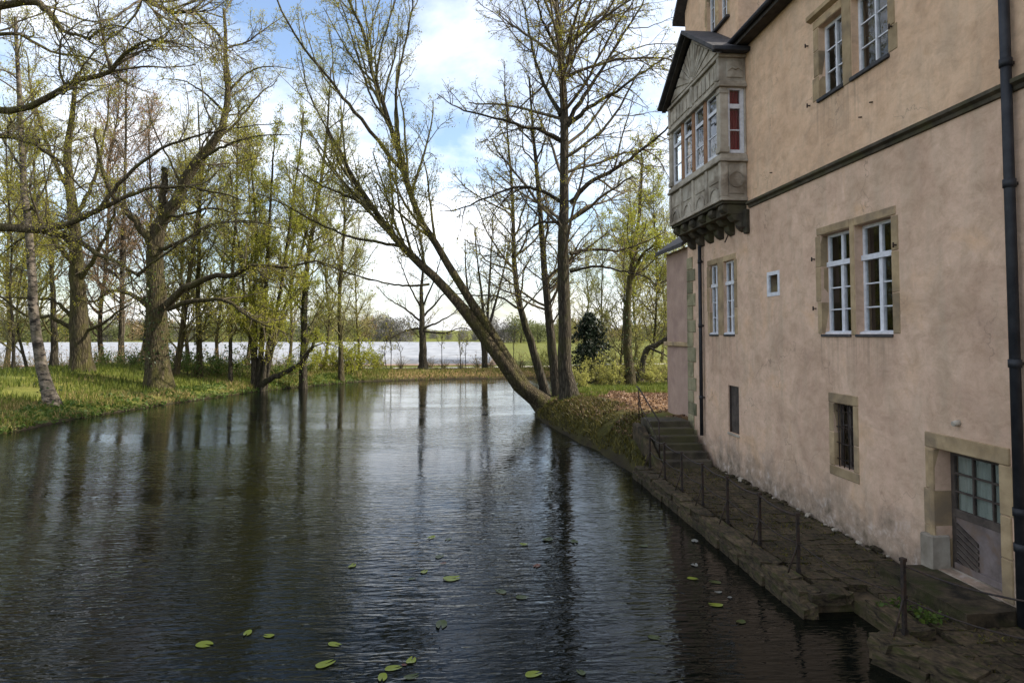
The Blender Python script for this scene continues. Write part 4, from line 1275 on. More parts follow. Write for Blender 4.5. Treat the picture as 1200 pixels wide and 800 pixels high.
# leaning tree on the tip of the wooded bank
b = at(641, 492, 30.3); b[2] = float(height(b[0], b[1])) - .1
tree('leaning_tree', 'large tree leaning far out over the water from the wooded bank', None,
     [(rooted(b, pl((30.1, 29.0), (612, 452), (577, 407), (552, 374), (528, 346), (500, 316), (472, 289), (447, 258), (425, 226), (408, 196), (395, 172), (384, 150))), .48, .045),
      (rooted(b + np.array([.35, .2, 0]), pl((30.2, 29.6), (620, 458), (588, 408), (562, 370), (540, 335), (514, 292), (491, 251), (474, 204), (457, 145), (440, 94), (427, 43), (410, 2), (396, -60))), .37, .045)],
     [(pl((29.4, 28), (474, 204), (453, 179), (423, 140), (402, 115), (385, 91), (355, 55), (330, 13), (312, -30)), 0.108, .03),
      (pl((29.5, 30.5), (468, 182), (466, 150), (464, 110), (470, 72), (481, 25), (486, -30)), 0.086, .03),
      (pl((29.5, 31), (488, 245), (478, 215), (472, 180), (460, 160)), 0.072, .04),
      (pl((29.2, 27.5), (442, 248), (412, 232), (385, 221), (360, 207), (338, 191)), 0.072, .02),
      (pl((29.1, 27), (470, 289), (436, 283), (406, 276), (364, 257), (330, 238), (300, 226)), 0.079, .02),
      (pl((29.1, 26.5), (503, 333), (480, 335), (460, 333), (430, 326), (400, 317), (372, 308)), 0.058, .02),
      (pl((29, 28), (425, 226), (400, 195), (382, 150), (362, 110), (352, 60)), 0.065, .02),
      (pl((29.6, 30), (440, 94), (448, 50), (462, 5), (470, -40)), 0.058, .02),
      (pl((29.5, 30), (455, 140), (438, 120), (420, 70), (405, 20), (385, -30)), 0.065, .02)],
     seed=11, bark='bark_moss', twig='twig_olive', leaf='leaf_spring', boughs=(.85, .36, 1.0, .48, .42, 4.6), twigs=(1.5, 2.0), leaf_n=4.5, leaf_s=.065, trop=.11, wander=.08, flare=1.2, leaf_spread=.07, taper=.5)

# upright tree beside it, with two slimmer stems
b = gbase(668, 28.8)
tree('upright_tree', 'tall straight tree with bare spreading limbs beside the leaning one', None,
     (rooted(b, pl((28.8, 28.8), (663, 430), (660, 380), (660, 300), (661, 230), (662, 150), (659, 90), (655, 40), (652, -10), (650, -70), (648, -140))), .37, .06),
     [(pl((28.8, 27), (668, 238), (690, 215), (725, 196), (757, 172), (785, 147), (815, 120)), .13, .02),
      (pl((28.8, 27.5), (664, 148), (692, 125), (725, 106), (760, 80), (789, 64)), .12, .02),
      (pl((28.8, 30), (664, 145), (685, 112), (700, 89), (728, 45), (751, 8), (765, -25)), .12, .02),
      (pl((28.8, 27), (657, 165), (635, 153), (610, 147), (575, 137), (538, 127), (512, 110)), .11, .015),
      (pl((28.8, 28), (657, 236), (630, 222), (606, 219), (570, 232), (538, 245), (515, 247)), .09, .015),
      (pl((28.8, 31), (657, 135), (640, 105), (625, 60), (615, 13), (605, -30)), .11, .02),
      (pl((28.8, 30), (668, 297), (695, 292), (725, 293), (755, 284), (780, 272)), .09, .015),
      (pl((28.8, 26.5), (668, 318), (700, 312), (730, 318), (758, 325), (775, 342)), .07, .012),
      (pl((28.8, 32), (654, 260), (630, 262), (610, 280), (590, 310)), .07, .012),
      (pl((28.8, 31), (660, 90), (672, 50), (690, 10), (698, -40)), .10, .02),
      (pl((28.8, 27), (655, 60), (636, 25), (622, -20)), .09, .02)],
     seed=12, bark='bark', boughs=(1.7, .2, 1.0, 1.05, .42, 5.2), twigs=(1.6, 2.0), leaf_n=3.0, leaf_s=.06, trop=.015, wander=.12, flare=1.35, leaf='leaf_spring', leaf_spread=.05, taper=.7)
b = gbase(655, 30.5)
tree('slim_tree', 'slim tree stem standing close behind the tall straight tree', None,
     (rooted(b, pl((30.5, 31), (650, 435), (645, 390), (641, 350), (637, 300), (633, 250), (628, 190), (624, 150), (620, 90))), .27, .04),
     [(pl((30.8, 31.5), (633, 255), (615, 235), (596, 200), (580, 160)), .05, .015), (pl((30.8, 31), (628, 190), (640, 160), (648, 120)), .05, .015)],
     seed=13, boughs=(1.6, .25, 1, 1.0, .3, 4.0), twigs=(2.0, 2.4), leaf_n=1.6, leaf_s=.07, flare=1.3)
b = gbase(641, 33)
tree('slim_tree', 'thin stem leaning towards the pond between the leaning and straight trees', None,
     (rooted(b, pl((33, 33.5), (626, 412), (613, 372), (605, 335), (602, 290), (601, 238), (597, 180), (592, 130))), .24, .03),
     [], seed=14, boughs=(1.6, .3, 1, .95, .3, 4.0), twigs=(2.0, 2.4), leaf_n=1.6, leaf_s=.07, flare=1.3)

# left bank: the great knotty tree
b = gbase(186, 37.5)
tree('knotty_tree', 'thick mossy old tree with snapped stub and long low limbs', None,
     (rooted(b, pl((37.5, 37.5), (184, 420), (184, 385), (183, 345), (183, 310), (185, 280), (192, 256), (210, 228), (230, 190), (246, 172), (262, 145), (267, 101), (264, 57), (262, 10))), .68, .07),
     [(pl((37.3, 36.5), (182, 300), (175, 282), (162, 264), (147, 246), (130, 225), (118, 190), (112, 150)), .30, .05),
      (pl((37.5, 37.5), (186, 275), (190, 240), (192, 215), (193, 196)), .26, .16),
      (pl((37.2, 35), (196, 358), (216, 338), (243, 326), (277, 321), (294, 311), (331, 314), (371, 307), (400, 318)), .24, .03),
      (pl((37.2, 36), (196, 362), (236, 351), (270, 355), (290, 371), (312, 380), (340, 392)), .16, .025),
      (pl((37.2, 36), (176, 362), (152, 344), (128, 341), (111, 353), (90, 352)), .16, .025),
      (pl((37.3, 35.5), (190, 292), (216, 282), (250, 263), (290, 259), (330, 268)), .12, .02),
      (pl((37.4, 36), (230, 190), (262, 172), (300, 160), (340, 158)), .11, .02),
      (pl((37.5, 39), (246, 172), (280, 140), (305, 110), (325, 95)), .11, .02),
      (pl((37.5, 38), (267, 110), (290, 85), (318, 78), (345, 82)), .08, .015),
      (pl((37.5, 37), (262, 130), (240, 110), (215, 95), (190, 92)), .08, .015),
      (pl((37.4, 38), (215, 225), (200, 190), (180, 150), (172, 110)), .09, .015),
      (pl((37.4, 36), (190, 255), (215, 252), (245, 244), (280, 250), (310, 246)), .12, .02)],
     seed=21, bark='bark_moss', boughs=(.85, .3, 1, .9, .34, 4.0), twigs=(2.0, 2.6), leaf_n=3.0, leaf_s=.075, wander=.2, ivy=(.2, 6.5, 4200, .2), trop=.03, flare=1.25)
b = gbase(97, 39)
tree('oak_tree', 'stout oak trunk standing between the birch and the knotty tree', None,
     (rooted(b, pl((39, 39), (95, 402), (92, 365), (90, 325), (87, 280), (84, 235), (80, 190), (84, 140), (90, 90))), .62, .10),
     [(pl((39, 37.5), (84, 385), (60, 372), (30, 370), (0, 347), (-30, 345)), .14, .03),
      (pl((39, 38), (86, 372), (62, 352), (35, 350), (5, 348)), .13, .03),
      (pl((39, 38), (100, 388), (122, 378), (146, 360), (162, 352)), .12, .025),
      (pl((39, 37), (88, 310), (62, 280), (40, 245), (12, 225)), .18, .03),
      (pl((39, 38), (92, 330), (112, 300), (130, 262), (140, 220)), .18, .03),
      (pl((39, 40), (84, 230), (60, 180), (40, 120), (30, 60)), .16, .03),
      (pl((39, 40), (86, 260), (110, 210), (122, 160), (130, 100)), .15, .03),
      (pl((39, 40), (88, 290), (55, 265), (25, 280), (0, 300)), .12, .03)],
     seed=22, bark='bark_moss', boughs=(.9, .3, 1, .9, .32, 4), twigs=(2.0, 2.6), leaf_n=3.4, leaf_s=.08, leaf='leaf_spring', wander=.2, flare=1.15)
b = gbase(63, 29.6)
tree('birch_tree', 'slender birch with pale peeling bark leaning at the water edge', None,
     (rooted(b, pl((29.6, 30), (52, 440), (44, 400), (39, 350), (36, 305), (31, 255), (27, 200), (24, 150), (22, 90), (18, 20))), .27, .07),
     [(pl((29.8, 29), (31, 250), (50, 225), (62, 185), (66, 150)), .06, .015), (pl((29.8, 30), (27, 200), (8, 170), (-15, 130)), .06, .015)],
     seed=23, bark='bark_birch', boughs=(1.1, .4, 1, .7, .22, 2.8), twigs=(2.0, 2.8), leaf_n=3.0, leaf_s=.075, leaf='leaf_spring', flare=1.5, trop=-.02, ivy=(-.1, 1.2, 260, .25))
b = gbase(-150, 27.5)
tree('overhanging_tree', 'mossy limbs reaching in over the bank from a tree beyond the birch', None,
     (rooted(b, pl((27.5, 27.5), (-152, 400), (-150, 300), (-148, 200), (-150, 100), (-155, 0), (-158, -100), (-160, -200))), .62, .14),
     [(pl((27.5, 27), (-150, 320), (-80, 285), (-30, 268), (0, 265), (50, 271), (90, 283), (130, 303), (164, 323)), .30, .06),
      (pl((27, 26.5), (160, 323), (178, 308), (205, 290), (232, 270), (262, 261), (320, 262)), .065, .015),
      (pl((27, 27.5), (44, 270), (80, 263), (120, 243), (165, 224), (210, 218), (250, 224), (290, 236)), .15, .02),
      (pl((27, 26.5), (118, 244), (140, 215), (180, 180), (230, 160), (270, 151), (330, 143)), .10, .015),
      (pl((27.5, 26.5), (-150, 200), (-80, 160), (-20, 132), (34, 125), (84, 98), (125, 84), (145, 64), (169, 50), (195, 48), (230, 60)), .22, .02),
      (pl((27.5, 26), (-152, 60), (-80, 20), (0, 8), (42, 3), (62, 22), (78, 38), (106, 46)), .24, .05),
      (pl((27.2, 26), (104, 45), (130, 30), (160, 38), (190, 55)), .05, .015),
      (pl((27.5, 27), (-155, -40), (-60, -90), (60, -70), (140, -35), (172, 0), (203, 14), (230, 16), (255, 40), (263, 62)), .20, .02),
      (pl((27.5, 28), (-150, 240), (-90, 190), (-40, 165), (0, 160), (40, 170), (70, 190), (90, 215), (110, 232)), .16, .02),
      (pl((27.5, 28), (-152, 120), (-90, 90), (-30, 50), (20, 40), (60, 60), (110, 70), (150, 100)), .14, .02)],
     seed=24, bark='bark_moss', boughs=(1.4, .35, 1, .85, .3, 3.6), twigs=(1.9, 2.3), leaf_n=2.4, leaf_s=.06, wander=.2, trop=.05, leaf='leaf_spring')

# slim trees on the left bank, each with its own course
slim = [
    ('slim straight tree behind the oak trunk', 64, 45, [(63, 400), (62, 350), (60, 300), (56, 240), (50, 180)], .34, 'leaf_spring', 'bark'),
    ('thin leaning tree right behind the knotty tree', 206, 42, [(212, 400), (218, 350), (225, 300), (232, 250), (238, 200), (246, 150)], .28, 'leaf_spring', 'bark_moss'),
    ('slim straight tree between the knotty tree and the ivied stem', 234, 43, [(233, 400), (232, 350), (233, 300), (234, 250), (235, 200), (232, 120)], .27, 'leaf_lime', 'bark_moss'),
    ('slim stem with dark ivy on its upper half', 271, 43, [(270, 400), (271, 350), (273, 300), (277, 250), (278, 190), (280, 120)], .17, 'leaf_lime', 'bark'),
    ('ivy wrapped tree leaning over the curved low branch', 356, 45.5, [(356, 400), (357, 350), (361, 300), (370, 250), (378, 200), (384, 140), (388, 80)], .36, 'leaf_lime', 'bark'),
    ('slim tree with rough bark where the left bank bends', 400, 50.5, [(399, 400), (398, 350), (401, 300), (404, 250), (400, 200), (396, 150)], .26, 'leaf_lime', 'bark_moss'),
    ('reddish budding tree with forked top behind the oak', 142, 52, [(142, 390), (143, 340), (144, 290), (146, 240), (147, 180), (148, 110), (150, 50)], .30, 'leaf_bud', 'bark'),
    ('thin young tree left of the birch', 16, 40, [(16, 410), (15, 380), (12, 340), (14, 290), (10, 230), (6, 150)], .13, 'leaf_spring', 'bark'),
    ('crooked young tree between birch and slim straight tree', 33, 42, [(26, 410), (20, 380), (22, 340), (30, 290), (28, 230), (32, 150)], .12, 'leaf_spring', 'bark'),
]
for i, (lab, px, dp, pts, r0, lf, bk) in enumerate(slim):
    b = gbase(px, dp)
    tree('slim_tree', lab, 'slim trees on the left bank', (rooted(b, pl((dp, dp), *pts)), r0 * .8, .04), [], seed=40 + i, bark=bk, twig='twig_olive' if lf != 'leaf_bud' else 'twig',
         leaf=lf, boughs=(1.35, .1, 1, .8, .26, 4.2), twigs=(1.9, 2.4), leaf_n=4.2, leaf_s=.08, trop=.10, flare=1.35, sides=10, leaf_mul=1.3,
         ivy=(2.6, 7.0, 900, .28) if 'dark ivy' in lab else ((.6, 7.5, 1800, .4) if 'wrapped' in lab else None))
# clump of stems at the water's edge with the dark curved branch
b = gbase(304, 43.4)
tree('alder_clump', 'clump of thin stems sprouting at the water edge with a dark curved branch', None,
     [(rooted(b + np.array([dx_, dy_, 0]), pl((43.4, 43.4 + dd), *pts)), r_, .04) for dx_, dy_, dd, r_, pts in
      ((-.35, 0, 1, .20, [(299, 410), (298, 350), (300, 280), (296, 210), (290, 150)]), (-.1, .2, -1, .22, [(306, 410), (311, 350), (314, 290), (318, 220), (322, 160)]),
       (.2, -.1, 0, .20, [(314, 410), (323, 370), (332, 320), (340, 260), (350, 190), (356, 130)]), (.35, .2, 2, .14, [(318, 415), (330, 372), (345, 320), (362, 260), (372, 200)]),
       (-.5, .2, -2, .13, [(296, 415), (288, 370), (284, 320), (276, 260), (270, 200)]))],
     [(pl((43.2, 42), (306, 452), (322, 441), (342, 432), (358, 420), (368, 400), (371, 388)), .22, .07),
      (pl((42.4, 41.5), (350, 428), (362, 410), (380, 402), (398, 408)), .07, .02)],
     seed=60, bark='bark', twig='twig_olive', leaf='leaf_lime', boughs=(1.3, .1, 1, .7, .22, 3), twigs=(2.0, 2.6), leaf_n=4, leaf_s=.095, trop=.12, flare=1.2, sides=9)
# far bank tree
b = gbase(496, 58)
tree('round_crowned_tree', 'small dark tree with round bare crown on the far bank', None,
     (rooted(b, pl((58, 58), (496, 420), (495, 395), (494, 370), (494, 345), (495, 320), (496, 295))), .45, .05),
     [(pl((58, 57), (495, 385), (480, 386), (465, 392), (450, 400)), .12, .02), (pl((58, 57), (496, 385), (512, 378), (530, 368), (545, 350)), .12, .02),
      (pl((58, 57), (495, 378), (475, 362), (455, 350), (442, 335)), .11, .02), (pl((58, 59), (495, 372), (515, 350), (530, 330), (538, 312)), .11, .02),
      (pl((58, 59), (495, 365), (480, 335), (470, 310), (462, 290)), .10, .02), (pl((58, 58), (495, 360), (508, 330), (516, 305), (520, 285)), .10, .02),
      (pl((58, 56), (496, 388), (520, 390), (540, 384), (556, 388)), .10, .02)],
     seed=61, boughs=(1.3, .2, 1, .7, .34, 3.2), twigs=(2.0, 2.4), leaf_n=.5, leaf_s=.10, flare=1.3, sides=10)
b = gbase(568, 60)
tree('bare_tree', 'bare many-stemmed tree on the far bank behind the leaning trunk', None,
     [(rooted(b, pl((60, 60), *p)), .20, .04) for p in ([(567, 390), (565, 350), (560, 310), (556, 270)], [(572, 390), (582, 350), (592, 310), (600, 270)], [(564, 395), (552, 360), (546, 320), (545, 280)], [(570, 390), (573, 340), (576, 290), (578, 250)])],
     [], seed=62, boughs=(1.1, .2, 1, .6, .25, 3), twigs=(1.8, 2.2), leaf_n=.6, leaf_s=.10, sides=8)

# background wood: a few source trees, copied
src = []
for i, (lf, h, ln, tw) in enumerate((('leaf_spring', 22, 3.2, 'twig_olive'), ('leaf_lime', 20, 3.6, 'twig_olive'), ('leaf_bud', 22, 2.0, 'twig'), ('leaf_pale', 19, 3.2, 'twig_olive'))):
    rg = np.random.RandomState(80 + i)
    pts = [(0, 0, 0)]
    for k in range(1, 7):
        pts.append((pts[-1][0] + rg.randn() * .25, pts[-1][1] + rg.randn() * .25, h * k / 6))
    t = tree('woodland_tree', 'x', None, (pts, .17, .03), [], seed=90 + i, twig=tw, leaf=lf, bark='bark_moss' if i % 2 else 'bark',
             boughs=(2.3, .08, 1, .8, .26, 4.6), twigs=(1.6, 1.7), leaf_n=ln * 1.5, leaf_s=.105, trop=.09, sides=8, leaf_spread=.13, thick=1.3, leaf_mul=1.15)
    src.append(t)
WL = ['spring green woodland tree with yellowish leaves', 'lime green woodland tree with dense young leaves', 'reddish budding woodland tree', 'pale green woodland tree with loose crown']
MARKS = ((36, 'the birch'), (92, 'the stout oak'), (142, 'the forked reddish tree'), (185, 'the knotty tree'), (234, 'the slim straight tree'), (271, 'the ivied slim stem'), (306, 'the clump of stems'), (356, 'the ivy wrapped tree'), (405, 'the bend of the bank'),
         (640, 'the slim pondside stems'), (662, 'the tall straight tree'), (690, 'the dark conifer'), (738, 'the ivied tree'), (772, 'the low leaning trunk'), (800, 'the house corner'))
def place_wood(spots, where, group):
    rg = random.Random(len(group))
    for (px, dp, kind, s) in spots:
        b = gbase(px, dp)
        t = src[kind]
        if t.get('used'):
            t = copy_tree(t, tuple(b), rg.uniform(0, 6.28), s)
        else:
            t.location = tuple(b); t.rotation_euler = (0, 0, rg.uniform(0, 6.28)); t.scale = (s,) * 3
        t['used'] = 1
        near = min(MARKS, key=lambda m: abs(m[0] - px))[1]
        t['label'] = WL[kind] + ' behind ' + near; t['group'] = WL[kind] + ' ' + group
place_wood([(-60, 46, 0, 1.1), (8, 54, 1, 1.1), (45, 60, 0, 1.2), (120, 58, 2, 1.25), (165, 60, 2, 1.15), (222, 60, 0, 1.05), (255, 58, 3, .95), (290, 64, 0, 1.1),
            (338, 57, 1, .9), (380, 60, 3, .85), (420, 66, 3, .8)], 'on the bank behind the knotty tree', 'behind the left bank')
place_wood([(705, 60, 1, .7), (728, 54, 3, .75), (762, 60, 0, .85), (780, 52, 1, .65), (800, 58, 3, .85), (745, 70, 0, .9), (690, 74, 3, .75), (660, 76, 3, .65), (775, 72, 3, .9)],
           'in the wood beyond the house corner', 'right of the pond')
for t in src:
    del t['used']
for o in list(C.objects):
    if 'used' in o.keys(): del o['used']

# ivied and leaning trees beyond the house corner
b = gbase(738, 44)
tree('ivied_tree', 'ivy covered tree on the litter bank beyond the house corner', None,
     (rooted(b, pl((44, 44), (736, 400), (735, 370), (738, 330), (744, 290), (750, 240), (752, 180))), .34, .06), [(pl((44, 43), (738, 330), (752, 300), (768, 285), (775, 270)), .14, .03)],
     seed=66, bark='bark_moss', leaf='leaf_lime', boughs=(1.2, .3, 1, .8, .3, 4), leaf_n=3, leaf_s=.11, ivy=(.2, 6, 1500, .35), sides=10)
b = gbase(748, 47)
tree('fallen_leaning_tree', 'bare trunk leaning low to the right in the wood behind the house', None,
     (rooted(b, pl((47, 46), (757, 412), (770, 404), (785, 394), (800, 384), (820, 370))), .26, .08), [(pl((46.6, 46), (762, 408), (778, 415), (792, 422)), .10, .03)],
     seed=67, boughs=(1.0, .3, 1, .8, .3, 2.5), twigs=(1.5, 2.0), leaf_n=.6, leaf_s=.1, sides=8)

# dark conifer
def conifer(px, dp, h, w):
    b = gbase(px, dp)
    t = root('conifer', 'dark evergreen conifer behind the tall straight tree', 'tree', tuple(b))
    rg = np.random.RandomState(7)
    a = Acc(); v, f = tubes(np.array([spline([tuple(b), tuple(b + [0, 0, h * .5]), tuple(b + [.1, 0, h])], 10)]), np.linspace(.16, .02, 10)[None], 8); a.add(v, f); a.build('trunk', 'bark', t)
    n = 150
    zz = .6 + (h - .6) * rg.rand(n) ** .9
    th = rg.rand(n) * 6.28
    ln = w * (1 - zz / h) ** .6 * (.35 + .8 * rg.rand(n)) * (1 + .35 * np.sin(3 * th + zz * 1.7)) + .15
    P = np.zeros((n, 6, 3)); k = np.linspace(0, 1, 6)
    P[..., 0] = b[0] + (np.cos(th) * ln)[:, None] * k
    P[..., 1] = b[1] + (np.sin(th) * ln)[:, None] * k
    P[..., 2] = b[2] + zz[:, None] + (.25 * k - .75 * k ** 2) * ln[:, None] * .6
    a = Acc(); v, f = tubes(P, np.full((n, 6), .018), 3); a.add(v, f); tag(a.build('branches', 'twig', t), kind='stuff')
    a = Acc(); v, f = leaves(P, rg, 75, .17, .15, .16, .12); a.add(v, f); tag(a.build('foliage', 'leaf_dark', t), kind='stuff')
conifer(690, 47, 5.6, 2.3)

# bushes
def bush(name, label, group, b, h, w, leaf, seed, n=26, leaf_n=6, ls=.1):
    rng = np.random.RandomState(seed)
    rt = root(name, label, 'bush', tuple(b), group)
    P = np.zeros((n, 7, 3)); d = norm(np.stack([rng.randn(n) * w, rng.randn(n) * w, np.full(n, h)], -1)); p = np.tile(b, (n, 1)) + np.stack([rng.randn(n) * w * .25, rng.randn(n) * w * .25, np.full(n, -.1)], -1)
    L = h * (.5 + .6 * rng.rand(n))
    for k in range(7):
        P[:, k] = p; d = norm(d + rng.randn(n, 3) * .14); p = p + d * (L / 6)[:, None]
    Rr = np.linspace(.025, .006, 7)[None] * np.ones((n, 1))
    D, DR = grow(P, Rr, rng, 2.6, .15, 1, .7, .35, 1.0, 5, .05, .2, .6, .005, lmin=.25)
    E, ER = grow(D, DR, rng, 3.0, .1, 1, .7, .5, .5, 4, .03, .2, .6, .004, lmin=.15)
    a = Acc()
    for q, r_ in ((P, Rr), (D, DR), (E, ER)):
        v, f = tubes(q, r_, 3); a.add(v, f)
    tag(a.build('branches', 'twig_olive', rt), kind='stuff')
    a = Acc(); v, f = leaves(np.concatenate([E[:, :4], D[:, :4]]), rng, leaf_n, ls, .2, .1); a.add(v, f); tag(a.build('foliage', leaf, rt), kind='stuff')
    return rt
bsrc = {}
def put_bush(kind, px, dp, s, label, group):
    spec = {'lime': ('leaf_lime', 2.0, .8), 'green': ('leaf_green', 1.5, .9), 'pale': ('leaf_pale', 2.2, .9), 'bare': ('leaf_bud', 1.8, .7)}[kind]
    b = gbase(px, dp)
    if kind not in bsrc:
        bsrc[kind] = bush('bush', label, group, np.zeros(3), spec[1], spec[2], spec[0], 100 + len(bsrc), leaf_n=8 if kind != 'bare' else .8)
        t = bsrc[kind]; t.location = tuple(b); t.scale = (s,) * 3
    else:
        t = copy_tree(bsrc[kind], tuple(b), (px * 7) % 6.28, s)
    t['label'] = label + ' ' + min(MARKS, key=lambda m: abs(m[0] - px))[1]; t['group'] = group
for px, dp, s in ((412, 53.5, 1.5), (425, 55.5, 1.3), (440, 57.5, 1.0), (395, 55, 1.2), (378, 56, 1.3), (365, 51.5, .9)):
    put_bush('lime', px, dp, s, 'lime green bush on the left bank near', 'lime bushes at the bend')
for px, dp, s in ((225, 43, 1.2), (247, 45, 1.3), (262, 44.5, 1.1), (285, 46, 1.2), (212, 45, 1.2), (330, 47.5, 1.1), (345, 49, 1.0), (150, 44, .9), (128, 46, .9)):
    put_bush('green', px, dp, s, 'low green undergrowth bush near', 'green undergrowth bushes')
for px, dp, s in ((112, 48, 1.1), (138, 50, 1.2), (160, 49, 1.1), (5, 46, 1.0), (45, 48, 1.0), (296, 50, 1.1), (75, 50, 1.1), (590, 62, .9), (610, 60, 1.0), (540, 60, .7), (520, 59.5, .6), (18, 44, .9), (58, 52, 1.2), (95, 54, 1.2), (125, 52, 1.1), (178, 52, 1.1), (205, 50, 1.0), (250, 52, 1.2), (318, 54, 1.1), (340, 56, 1.1), (470, 60, .8), (445, 61, .9), (505, 61, .8), (560, 61, .9), (575, 60, .9)):
    put_bush('bare', px, dp, s, 'thin bare shrub before the white field near', 'bare shrubs before the field')
for px, dp, s in ((700, 45, 1.0), (720, 43.5, .8), (765, 46, .9), (785, 44, .9), (650, 58, 1.1), (632, 60, 1.0), (712, 56, 1.4), (750, 58, 1.4), (790, 56, 1.5), (680, 40, .7)):
    put_bush('pale', px, dp, s, 'pale green shrub in the wood near', 'pale shrubs right of the pond')
# thin saplings on the far bank
for i, (px, dp, hh) in enumerate(((453, 57, 3.6), (458, 57.5, 3.4), (540, 58, 3.5), (546, 58.5, 3.0), (518, 60, 4.5), (602, 59, 4.0), (470, 59, 3.0))):
    b = gbase(px, dp)
    rg = np.random.RandomState(200 + i)
    tree('sapling', 'thin bare sapling on the far bank in front of the white field', 'saplings on the far bank', ([tuple(b), tuple(b + [rg.randn() * .1, 0, hh * .5]), tuple(b + [rg.randn() * .2, 0, hh])], .045, .015), [],
         seed=210 + i, boughs=(1.5, .3, 1, .5, .25, 1.2), twigs=(2, 2), leaf_n=1.0, leaf_s=.1, sides=5, leaf='leaf_lime' if px == 518 else 'leaf_spring')

# treeline beyond the field
fsrc = []
def far_tree(mat, seed):
    rng = np.random.RandomState(seed)
    t = root('far_tree', 'x', 'tree', (0, 0, 0))
    P = np.array([spline([(0, 0, 0), (.2, 0, 5), (0, .1, 11)], 8)]); a = Acc(); v, f = tubes(P, np.linspace(.35, .08, 8)[None], 6); a.add(v, f); a.build('trunk', 'bark', t)
    cs = np.array([(rng.randn() * 2.6, rng.randn() * 2.6, 1.2 + rng.rand() * 9.5) for _ in range(16)])
    n = 2600
    k = rng.randint(0, 16, n)
    c = cs[k] + norm(rng.randn(n, 3)) * (1.2 + 1.5 * rng.rand(n, 1)) * np.array([1.6, 1.6, 1.0])
    a = Acc(); v, f = rhombs(c, rng, .6); a.add(v, f); tag(a.build('crown', mat, t), kind='stuff')
    return t
FL = {'far_olive': 'olive green tree in the distant treeline beyond the field', 'far_brown': 'brownish budding tree in the distant treeline beyond the field', 'far_grey': 'grey leafless tree in the distant treeline beyond the field'}
for i, m in enumerate(FL):
    fsrc.append((far_tree(m, 300 + i), m))
rg = random.Random(9)
first = set()
for i in range(120):
    px = -100 + i * 7.6 + rg.uniform(-6, 6)
    k = rg.choice((0, 0, 0, 1, 2)) if px < 480 or px > 590 else rg.choice((0, 2, 2))
    dp = rg.uniform(242, 300)
    s = rg.uniform(.55, 1.05) * (1.0 if px < 470 else .9)
    if 470 < px < 570: s *= .5; dp += 40
    p = at(px, 400, dp); loc = (p[0], p[1], float(height(p[0], p[1])) - .4)
    t, m = fsrc[k]
    if k in first:
        t = copy_tree(t, loc, rg.uniform(0, 6.28), s)
    else:
        first.add(k); t.location = loc; t.scale = (s,) * 3
    t['label'] = FL[m]; t['group'] = m.replace('far_', '') + ' trees in the distant treeline'

# ------------------------------------------------------------------ grass, ground cover, litter
def scatter(rng, n, x0, x1, y0, y1, test):
    x = rng.uniform(x0, x1, n); y = rng.uniform(y0, y1, n)
    d = shore_dist(x, y)
    ok = test(x, y, d)
    x, y, d = x[ok], y[ok], d[ok]
    return np.stack([x, y, height(x, y)], -1), d
def blades(c, rng, h, w=.02, lean=.35):
    n = len(c)
    th = rng.rand(n) * 6.28
    hh = (h * (.5 + .8 * rng.rand(n)))[:, None]
    ww = (w * (.6 + .8 * rng.rand(n)))[:, None]
    s = np.stack([np.cos(th), np.sin(th), np.zeros(n)], -1)
    t2 = rng.rand(n) * 6.28
    l = np.stack([np.cos(t2), np.sin(t2), np.zeros(n)], -1) * lean * hh * rng.rand(n, 1)
    z = np.array([0, 0, 1.0])
    c = c - z * .03
    v = np.stack([c - s * ww, c + s * ww, c + l * .4 + z * hh * .6 + s * ww * .6, c + l * 1.2 + z * hh, c + l * .4 + z * hh * .6 - s * ww * .6], 1)
    i = np.arange(n)[:, None] * 5
    return v.reshape(-1, 3), (i + np.array([[0, 1, 2, 4]])), (i + np.array([[4, 2, 3]]))
def grass(name, label, mat, c, rng, h, w, lean=.35):
    v, q, t = blades(c, rng, h, w, lean)
    o = link(name, np_mesh(name, v, [q, t]), mat)
    return tag(o, label, 'grass', kind='stuff')
rng = np.random.RandomState(77)
patch = lambda x, y: vnoise(x, y, 3.0, 21)
c, d = scatter(rng, 115000, -42, -6, 20, 60, lambda x, y, d: (d > .0) & (d < 16) & (patch(x, y) > -.22) & (np.random.RandomState(1).rand(len(x)) < np.clip(1.2 - d / 16, .25, 1)))
grass('grass', 'green spring grass growing on the left bank', 'grass_blade', c, rng, .30, .022)
c, d = scatter(rng, 60000, -26, -8, 20, 58, lambda x, y, d: (d > .05) & (d < 3.2) & (vnoise(x, y, 2.0, 8) > -.02) | (d > 0.05) & (d < 4.5) & (y < 28.5))
grass('dry_grass', 'straw coloured dry grass along the left water edge', 'grass_dry', c, rng, .26, .018, .7)
c, d = scatter(rng, 60000, -22, -6, 22, 56, lambda x, y, d: (d > -.22) & (d < 1.7) & (vnoise(x, y, 1.6, 31) > -.2) & (x < -7))
c[:, 2] = np.maximum(c[:, 2], .03) + rng.rand(len(c)) * .18
v, f = rhombs(c, rng, .13)
tag(link('ground_ivy', np_mesh('ground_ivy', v, [f]), 'leaf_green'), 'low leafy ground cover on the edge of the left bank', 'ground cover', kind='stuff')
c, d = scatter(rng, 60000, 0, 8, 16, 38, lambda x, y, d: (d > .0) & (d < 1.9) & (x < 6) & (vnoise(x, y, .8, 61) > -.27) & ~((x > 5.0) & (y < 19.3)))
grass('mossy_grass', 'yellowish mossy tussocks on the wooded bank by the water', 'grass_moss', c, rng, .15, .018, 1.2)
c, d = scatter(rng, 45000, 0, 22, 27, 47, lambda x, y, d: (d > .3) & (y > 27.5 + vnoise(x, y, 1.2, 3) * 8) & (vnoise(x, y, .9, 17) > -.2))
grass('wood_grass', 'thin grass under the trees beyond the house corner', 'grass_blade', c, rng, .2, .02)
